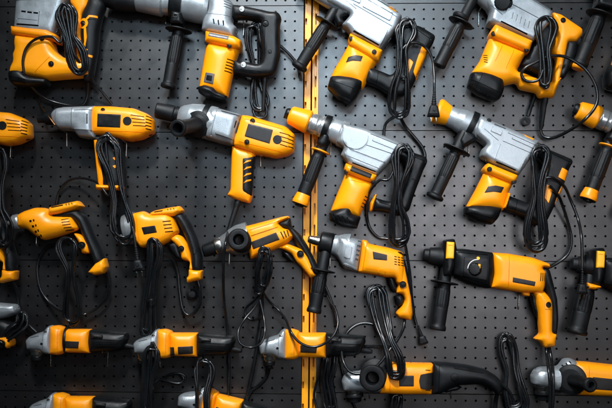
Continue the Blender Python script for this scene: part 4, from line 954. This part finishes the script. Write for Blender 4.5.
# ================================================================== rotary hammers Q and R (black nose)
def sds(tr, label):
    T = Tool('rotary_hammer', label, 'rotary hammer', 480, 270, 19, tr=tr, group='black nosed rotary hammers at the right')
    T.lathe('chuck', M['rubber'], (423, 254.6, 19), (446, 258, 19), [(0, 0.1), (0, 4.6), (1, 6.0), (5, 6.6), (6, 8.0), (14, 9.2), (20, 9.4), (23, 10)], n=48)
    T.blob('clamp_collar', M['black'], [(443, 240), (454, 238.6), (456.6, 250), (454, 268), (450, 277), (442, 276), (441.4, 258)], t=13, R=5, p=2.5, r=2)
    T.blob('clamp_insert', M['yellow'], [(445, 242), (452.8, 242.6), (452, 259), (444, 259)], t=3, R=1.5, p=2.6, hc=12, r=1.0, feats=[(slot(446, 245.5, 451, 245.8, 0.6), -0.4)])
    o, hgb = T.blob('gearbox', M['black'], [(452, 249), (462, 248.6), (478, 250.6), (493, 252.6), (494, 270), (490, 289), (474, 286), (461, 280.6), (452, 275)], t=14, R=9, p=2.5, r=2.5,
           feats=[(slot(456, 252.6, 486, 255.4, 0.7), -0.8), (slot(456, 275, 487, 285, 0.7), -0.8), ([(462, 257), (485, 258.6), (484, 280), (461, 276)], 0.8), (slot(487, 254, 486, 286, 0.5), -0.6)])
    d = T.lathe('mode_dial', M['black'], (474.6, 269.4, 32.5), (474.6, 269.2, 37.5), [(0, 6.6), (1.5, 6.6), (2.2, 6.0), (4.0, 5.6), (4.6, 5), (4.6, 0.01)], n=40, flute=(12, 0.5, 2.8, 5.2))
    flat = lambda p: np.full(len(np.asarray(p).reshape(-1, 2)), 36.9)
    T.decal('dial_pointer', M['yellow'], [(475.2, 264), (477.4, 264.2), (477, 270), (475.2, 270)], flat, 0.5, r=0.3, parent=d)
    arc = [(474.6 + 9.9 * math.cos(math.radians(a)), 269 + 9.9 * math.sin(math.radians(a))) for a in range(180, 281, 10)] + [(474.6 + 8.8 * math.cos(math.radians(a)), 269 + 8.8 * math.sin(math.radians(a))) for a in range(280, 179, -10)]
    T.decal('dial_scale', M['white'], arc, hgb, 2.1, r=0, parent=d)
    T.decal('dial_mark', M['yellow'], circ(475.6, 258.4, 1.7, 10), hgb, 2.2, r=0, parent=d)
    T.decal('dial_mark', M['white'], circ(464.2, 268, 0.8, 8), hgb, 2.2, r=0, parent=d)
    o, hm = T.blob('motor_housing', M['orange'], [(490.6, 252.4), (507, 253.4), (532, 257.6), (548.6, 263.6), (549.4, 268.4), (541, 267.4), (545, 272.4), (543.6, 287), (541, 293), (520, 292.6), (489, 287.8), (492, 275)], t=14.5, R=8.5, p=2.5, r=2,
           feats=[(slot(537.6 + k * 2.2, 272.6, 537.0 + k * 2.2, 281, 0.9), -1.3, M['dark']) for k in range(3)] + [(slot(506.6, 254, 505.4, 289, 0.45), -0.5), (slot(508, 258, 538, 262.6, 0.4), -0.35), (slot(494, 284.4, 534, 290, 0.4), -0.4)])
    T.decal('label_plate', M['plate'], [(509.8, 277), (532, 281.4), (531.2, 285.8), (509.4, 281.8)], hm, 0.35, r=0.5)
    g, hg = T.blob('handle_grip', M['rubber'], [(539, 268), (542, 266.4), (549, 269.4), (552.6, 283), (556.6, 299), (557.8, 320), (556, 335), (549, 334), (549, 310), (545, 292), (540, 282)], t=10.4, R=6, p=2.1, r=2)
    t_, ht = T.blob('handle_frame', M['orange'], [(530, 288), (543, 290.6), (549.6, 298), (552, 306), (551.4, 332), (556, 333.4), (554, 346.6), (543, 347.6), (539.6, 342), (533, 338.6), (539, 333.6), (537, 312), (534.4, 299)], t=10.8, R=6, p=2.2, r=1.8, feats=[(slot(541, 338, 554.4, 336, 0.4), -0.4)])
    T.decal('button_frame', M['orange'], [(541.4, 299.4), (549.4, 299.4), (550, 308.6), (542, 308.8)], ht, 0.6, r=1.2)
    T.decal('lock_button', M['black'], circ(545.8, 304.2, 2.9), ht, 1.5, r=0)
    T.blob('trigger', M['black'], [(529.6, 292), (534, 296), (537, 312), (536, 318), (532, 306)], t=7, R=3, p=2.3, r=1.6)
    T.blob('trigger_guard', M['orange'], [(520.6, 291), (529.6, 292.4), (529, 296.6), (522, 295.6)], t=6, R=2, p=2.2, r=1.2)
    return T
T = sds(None, 'orange hammer with black nose, yellow clamp and white dial scale, at the lower right')
side_handle(T, (446, 272, 20), (437.4, 330.4, 23), r=7.0, fl=10, fr=13.4, lip=7.9, neck=5.8, necklen=4)
T.tube('power_cord', M['cord'], [(546, 346, 19), (547, 356, 24), (548.6, 370, 40), (550, 385, 42), (550, 412, 38)], 1.6)
T.tube('power_cord', M['cord'], [(549, 346, 17), (551.4, 360, 24), (553, 375, 38), (553.4, 392, 40), (552, 412, 38)], 1.5)
T = sds(lambda x, y: (x + 148, y + 9), 'black nosed hammer cut off by the right edge, its orange clamp behind a hanging cord')
o = side_handle(T, (441, 270, 20), (428.6, 325, 23), r=8.6, fl=8, fr=10, lip=9.6, neck=6.0, necklen=4)
T.blob('clamp_lug', M['orange'], [(436, 273), (450, 276.6), (451, 278.4), (444, 280.6), (437, 280)], t=10, R=2.5, p=2.3, r=1.2, hc=3)
# ================================================================== grinders
def grinder(tr, label, band=False, two=False, rear='slant'):
    T = Tool('angle_grinder', label, 'angle grinder', 80, 340, 17, tr=tr, group=G_G)
    o, hh = T.blob('gear_head', M['silver'], [(27, 340), (30, 336.6), (37, 333.4), (45, 331), (48.6, 326.4), (52.6, 324.6), (54, 330), (54, 354.4), (46, 353.6), (41, 350.6), (28.4, 349.6)], t=11.5, R=8, p=2.4, r=1.8,
           feats=[(circ(45.4, 343, 1.3), -1.0, M['dark']), (slot(47, 329, 46, 352, 0.5), -0.5), (slot(33, 337, 43, 334.6, 0.5), 0.5)])
    T.screw(48.6, 331.4, hh, 1.3, M['steel'])
    T.lathe('spindle_collar', M['steel'], (36.6, 347, 17), (37, 357.4, 17), [(0, 7.6), (3.4, 7.6), (4, 6.4), (7.6, 6.2), (8, 4.6), (10, 4.4), (10, 0.01)], n=44)
    T.lathe('spindle_nut', M['black'], (37, 357, 17), (37.1, 361, 17), [(0, 5.4), (3, 5.2), (3.6, 4), (3.6, 0.01)], n=36)
    T.blob('motor_collar', M['orange'], [(51.4, 325.8), (59, 325), (65, 327), (66.4, 329), (66.4, 351), (63, 354), (58, 355), (51, 354)], t=13.5, R=10, p=2.3, r=2, feats=[(slot(53, 340, 65, 340.4, 0.3), -0.3), (slot(61.6, 327, 61, 353, 0.5), -0.4)])
    bl = 66 if band else 64
    o, hm = T.blob('motor_housing', M['orange'], [(bl, 328.8), (91.5, 329), (91.5, 353), (bl, 352.2)], t=12.6, R=8.5, p=2.5, r=1.5, feats=[(slot(72, 335, 89, 335, 0.35), -0.3)])
    if band: T.lathe('cord_loop', M['black'], (66.4, 340, 17), (68.8, 340, 17), [(0, 11), (0, 13.3), (2.4, 13.3), (2.4, 11)], n=44, caps=False)
    if two:
        T.decal('label_plate', M['plate'], [(60, 343), (69.6, 342.4), (70, 351), (61.6, 351.4)], lambda p: hm(p) + 0.8, 0.4)
        T.decal('label_plate', M['plate'], [(73.4, 342), (88, 341.4), (88, 349), (73.4, 350)], hm, 0.35)
    else:
        T.decal('label_plate', M['plate'], [(68.6 if band else 67, 340), (83, 340.4), (82, 347.4), (68.6 if band else 67, 347)], hm, 0.35)
    o, hr = T.blob('rear_body', M['black'], [(90, 329.4), (110, 330.4), (128, 332), (129.5, 337.4), (124, 348.6), (118.6, 351.4), (90, 352.4), (88 if band else 89.5, 341)], t=12.2, R=11, p=2.15, r=2,
           feats=[(slot(92, 338, 124, 339.6, 0.7), -0.6), (slot(98, 346.4, 119, 347, 0.6), -0.6)] + [(slot(98, 341.6 + k * 2.2, 118, 342 + k * 2.2, 0.8), -0.8, M['dark']) for k in range(3)])
    T.lathe('cord_boot', M['rubber'], (122, 344.6, 17), (135, 347.4, 17), [(0, 3.4), (5, 3), (12, 2.2), (13.3, 1.4)], n=18)
    T.blob('slide_switch', M['plate'], [(96, 333.4), (106, 334), (106, 337), (96, 336.6)], t=2, R=1, p=2.2, hc=11.3, r=0.8)
    return T
T = grinder(None, 'orange angle grinder with a thin black loop round its body, leftmost whole one', band=True)
T = grinder(lambda x, y: (x + 106.8, y + 3.6), 'angle grinder with two dark label patches and cords hung over its head', two=True)
hank(T, [(45, 343, 31), (44, 356, 31), (41, 374, 28), (40, 395, 26), (40, 414, 24)], [6, 7, 4.5, 4.5, 5.5], 5, 1.4, 111, jit=1.4, lead=[(72, 370, 4), (77, 375, 4), (72, 380, 5), (62, 378, 7), (52, 376, 14), (46, 386, 22), (44, 400, 24)])
T.tube('power_cord', M['cord'], [(55, 378, 5), (62, 371.6, 5), (72, 370, 5), (78, 372.6, 4.4), (78, 376, 4)], 1.4)
hank(T, [(96, 356, 30), (97, 370, 32), (95, 388, 34), (94, 414, 34)], [7.5, 9.5, 6, 6], 4, 1.35, 112, jit=1.2)
def tr_u(x, y):
    return (259 + (x - 27) * 1.045, 330 + (y - 326.5) * 1.045 + (x - 60) * 0.0)
T = grinder(tr_u, 'angle grinder lying across the orange upright, a loop of cord over its label')
T.lathe('spindle_stub', M['black'], (37, 360, 17), (37, 364, 17), [(0, 3), (3, 3), (3.4, 2), (3.4, 0.01)], n=24)
T.tube('power_cord', M['cord'], [(128, 342.4, 15), (138, 342.6, 12), (148, 343, 10), (156, 343.4, 8), (160, 350, 6), (161, 362, 6)], 1.5)
T.tube('power_cord', M['cord'], [(37, 362, 8), (34, 372, 6), (27, 380, 5), (20, 385, 5), (16, 393, 5), (15, 402, 5)], 1.9)
T = grinder(lambda x, y: (x + 3, y + 67.4), 'top of an orange angle grinder cut off by the bottom edge at the left')
def tr_y(x, y):
    a = math.radians(13); u, v = x - 27, y - 341
    return (178.5 + u * math.cos(a) - v * math.sin(a), 397 + u * math.sin(a) + v * math.cos(a))
T = grinder(tr_y, 'tilted angle grinder cut off by the bottom edge, left of the upright')

# left edge: grey body with orange ringed handle
T = Tool('angle_grinder', 'grey power tool head with black cord loops cut off by the left edge, low down', 'power tool', 6, 322, 15, group=G_G)
T.blob('gear_head', M['silver'], [(-16, 302), (0, 302.6), (17, 304), (19.6, 309), (18, 313.6), (8, 317.6), (-14, 322)], t=11, R=8, p=2.3, r=2, feats=[(slot(-4, 308, 18, 308.6, 0.6), -0.5)])
T.blob('motor_housing', M['black'], [(-18, 318), (6, 319), (16, 324), (14, 334), (4, 350), (-18, 352)], t=10, R=8, p=2.2, r=3)
T.blob('handle_ring', M['orange'], [(-8, 337.6), (2, 335.6), (9, 335.8), (13.6, 340), (13.6, 345), (10, 348.6), (7, 346), (8, 342.4), (4, 340.4), (-8, 342)], t=11.5, R=3, p=2.2, r=1.6)
hank(T, [(22, 313, 18), (20, 325, 20), (10, 332, 22), (0, 342, 22)], [5, 6, 5, 5], 3, 1.3, 120, jit=1.3)

# V: large grinder
T = Tool('angle_grinder', 'long grinder at the bottom centre with round side handle and curved black tail', 'angle grinder', 420, 378, 19, group=G_G)
T.blob('gear_head', M['silver'], [(341.4, 381), (344, 375), (350, 371.6), (360, 371), (366, 364), (369.4, 360.6), (381, 360.6), (386, 366), (385, 392), (364, 391.6), (343.6, 390.6)], t=13, R=8, p=2.4, r=2, feats=[(slot(366, 363, 380, 363, 1.0), 0.7), (slot(348, 374, 358, 373, 0.5), -0.4)])
T.lathe('spindle_collar', M['steel'], (354, 387, 19), (354.4, 394, 19), [(0, 8.2), (3, 8.2), (4, 7), (7, 6.8)], n=44)
T.lathe('spindle_flange', M['rubber'], (354.4, 394, 19), (354.8, 402, 19), [(0, 4), (0, 8.6), (2.6, 8.8), (3.4, 6.6), (7, 6.4), (7.6, 5), (7.6, 0.01)], n=44)
T.lathe('side_handle', M['rubber'], (375.5, 374, 28), (372.4, 378.4, 66), [(0, 0.1), (0, 14.4), (3, 14.4), (5, 9), (8, 7.6), (30, 7.6), (33, 11.2), (37, 12.2), (39.4, 11.2), (39.4, 6.2), (22, 5.2), (22, 0.01)], n=52)
o, hm = T.blob('motor_housing', M['orange'], [(380, 364), (386, 362), (433, 363), (432.4, 378), (431.4, 394), (404, 394), (378.4, 392.8)], t=15, R=8.5, p=2.5, r=2,
       feats=[(slot(389, 364, 389, 392, 0.5), -0.5), (slot(424, 368.4, 429, 368.8, 0.9), -1.0, M['dark']), (slot(424, 388.4, 429, 388.8, 0.9), -1.0, M['dark']), (slot(394, 368, 416, 368, 0.4), -0.35)])
T.decal('label_plate', M['plate'], [(398, 373.6), (412.4, 373.6), (412.4, 384.2), (398, 384.2)], hm, 0.35)
T.decal('rubber_panel', M['plate'], [(419, 372.6), (426, 371.4), (434, 371), (433, 388), (425, 387.8), (418.8, 386.4), (417.4, 379)], hm, 0.8, r=1.5)
o, hr = T.blob('rear_handle', M['rubber'], [(431.6, 361.4), (450, 362.6), (467, 364.6), (485, 369), (496, 375.6), (501, 381), (502, 390), (497, 396), (493, 391), (486.6, 386.4), (477.6, 384), (456, 385.4), (446, 391), (440, 393.6), (430.6, 394.4), (430.4, 378)], t=14, R=11, p=2.15, r=2.5,
       feats=[(slot(438, 365, 437, 392, 0.6), -0.6), (slot(441, 378, 492, 380, 0.4), -0.4), (slot(452, 367, 482, 372, 0.5), 0.3)])
T.decal('lock_button', M['black'], circ(452.4, 375.4, 3.8), hr, 1.1, r=0)
T.blob('trigger', M['black'], [(444, 388), (456, 384), (462, 387), (456, 390.6), (450, 391), (445, 393)], t=7, R=2.5, p=2.3, r=1.4)
hank(T, [(506, 335, 8), (508, 350, 8), (512, 370, 9), (514, 388, 10), (520, 412, 10)], [5.5, 8.5, 6, 9, 11], 6, 1.5, 131, jit=1.5)
T.tube('power_cord', M['cord'], [(498, 388, 17), (496, 400, 14), (494, 414, 12)], 2.1)
T.tube('power_cord', M['cord'], [(500, 384, 14), (508, 390, 12), (513, 400, 10), (516, 414, 10)], 1.6)
hank(T, [(398, 392, 20), (396, 402, 20), (395, 416, 20)], [4, 5, 5], 3, 1.5, 133)

# W: bottom right grinder
T = Tool('angle_grinder', 'grinder at the bottom right corner, wide black disc on its side handle', 'angle grinder', 580, 378, 19, group=G_G)
T.blob('gear_head', M['silver'], [(530.8, 376), (534, 370), (540, 366.8), (549, 366.6), (558, 366), (563.6, 358.6), (570, 358), (576, 361), (577, 392), (552, 389.6), (531.6, 384)], t=13, R=8, p=2.4, r=2,
       feats=[(slot(560 + k * 3.2, 364.2 - k * 2, 561.6 + k * 3.2, 366.4 - k * 2, 1.4), -1.3, M['dark']) for k in range(3)] + [(slot(538, 370, 550, 369.4, 0.5), 0.4)])
T.lathe('spindle_collar', M['steel'], (543, 381.6, 19), (543.4, 391, 19), [(0, 8.8), (5, 8.8), (6, 7.6), (9, 7.2)], n=44)
T.lathe('spindle_flange', M['rubber'], (543.4, 391, 19), (543.8, 401, 19), [(0, 8), (3, 8.4), (4, 6.6), (8, 6.2), (8.6, 5), (8.6, 0.01)], n=44)
T.lathe('hand_guard', M['rubber'], (571.6, 379.4, 30), (571, 380, 35), [(0, 9), (0, 13.4), (2, 14.2), (4, 13.8), (5.4, 10), (5.4, 0.01)], n=56)
T.lathe('side_handle', M['rubber'], (573, 380.4, 34), (589, 384.8, 62), [(0, 6), (24, 5.6), (28, 6.4), (31, 6.8), (33, 5.8), (33, 3), (24, 2.6), (24, 0.01)], n=44)
o, hm = T.blob('motor_housing', M['orange'], [(572, 361), (585, 361.6), (613, 364.6), (650, 368), (650, 398), (612, 396), (576, 394.6), (572, 380)], t=15, R=8.5, p=2.5, r=2,
       feats=[(slot(585, 363, 584, 394, 0.5), -0.5), (slot(588, 368, 630, 371, 0.4), -0.35)])
T.decal('label_plate', M['plate'], [(588, 375), (608, 377), (607.6, 388.4), (588, 387)], hm, 0.35)
T.decal('label_plate', M['plate'], [(611, 381), (616, 381.4), (616, 390), (611, 389)], hm, 0.35)

# ================================================================== hooks
for x, y, l in [
    (229.8, 266, 'steel hook below the silver chuck ring of the drill left of the upright'),
    (260.5, 168, 'steel hook below the wrench whose round side handle points out'),
    (166.2, 26, 'steel hook left of the black clamp band on the big top hammer'),
    (341, 30, 'steel hook between the top centre hammer and its side grip'),
    (331, 157, 'steel hook right of the orange ringed side grip over the upright'),
    (468.6, 157, 'steel hook right of the side grip below the hanging plug'),
    (478.4, 27, 'steel hook beside the top side grip with an adjuster ring'),
    (330.4, 268, 'steel hook right of the black side grip beside the upright'),
    (67.4, 148, 'steel hook below the grey nose of the whole left wrench'),
    (127, 158, 'steel hook right of the left wrench pistol grip'),
    (11.4, 159, 'steel hook below the wrench cut off by the left edge'),
    (37.2, 246, 'steel hook below the slotted nose of the leftmost whole drill'),
    (51.4, 366, 'steel hook below the orange collar of the leftmost whole grinder'),
    (108.6, 366, 'steel hook below the black tail of the leftmost whole grinder'),
    (518.6, 309, 'steel hook below the orange hammer with the yellow clamp'),
    (450.8, 398, 'steel hook below the black tail of the long bottom grinder'),
    (369.8, 398, 'steel hook below the round handle of the long bottom grinder'),
    (160, 367, 'steel hook below the head of the grinder with two labels'),
    (244, 38, 'steel hook inside the black D handle at the top')]:
    hook(x, y, l)

# ================================================================== lights, world, camera
w = bpy.data.worlds.new('World'); scene.world = w; w.use_nodes = True
w.node_tree.nodes['Background'].inputs['Color'].default_value = (0.55, 0.62, 0.7, 1)
w.node_tree.nodes['Background'].inputs['Strength'].default_value = 0.025

def area(name, loc, aim, sx, sy, power, col, spread=180):
    l = bpy.data.lights.new(name, 'AREA'); l.shape = 'RECTANGLE'; l.size = sx; l.size_y = sy; l.energy = power; l.color = col
    l.spread = math.radians(spread)
    o = bpy.data.objects.new(name, l); COL.objects.link(o); o.location = loc
    o.rotation_euler = (Vector(aim) - Vector(loc)).to_track_quat('-Z', 'Y').to_euler()
    return o
def spot(name, loc, aim, power, col, size, blend, rad):
    l = bpy.data.lights.new(name, 'SPOT'); l.energy = power; l.color = col; l.spot_size = math.radians(size); l.spot_blend = blend; l.shadow_soft_size = rad
    o = bpy.data.objects.new(name, l); COL.objects.link(o); o.location = loc
    o.rotation_euler = (Vector(aim) - Vector(loc)).to_track_quat('-Z', 'Y').to_euler()
spot('key_spot', (-0.42, -2.0, 2.15), (0.08, 0, -0.03), 580, (0.965, 0.985, 1.0), 45, 1.0, 0.17)
area('shop_lamp', (0.7, -2.3, 0.1), (0.3, 0, 0.0), 1.0, 0.8, 3.9, (0.97, 0.95, 1.0), 80)
area('cool_lamp', (0.05, -2.2, 1.0), (0.0, 0, 0.35), 0.8, 0.45, 5.0, (0.66, 0.85, 1.0), 75)

cam = bpy.data.cameras.new('camera'); co = bpy.data.objects.new('camera', cam); COL.objects.link(co)
cam.sensor_width = 36; cam.lens = 36 * FPX / 612; cam.clip_end = 50
mw = Matrix((rgt, upv, -fwd)).transposed().to_4x4(); mw.translation = cam_loc
co.matrix_world = mw
scene.camera = co
scene.view_settings.view_transform = 'Standard'; scene.view_settings.look = 'None'
scene.view_settings.exposure = 0.0; scene.view_settings.gamma = 1
scene.render.engine = 'CYCLES'
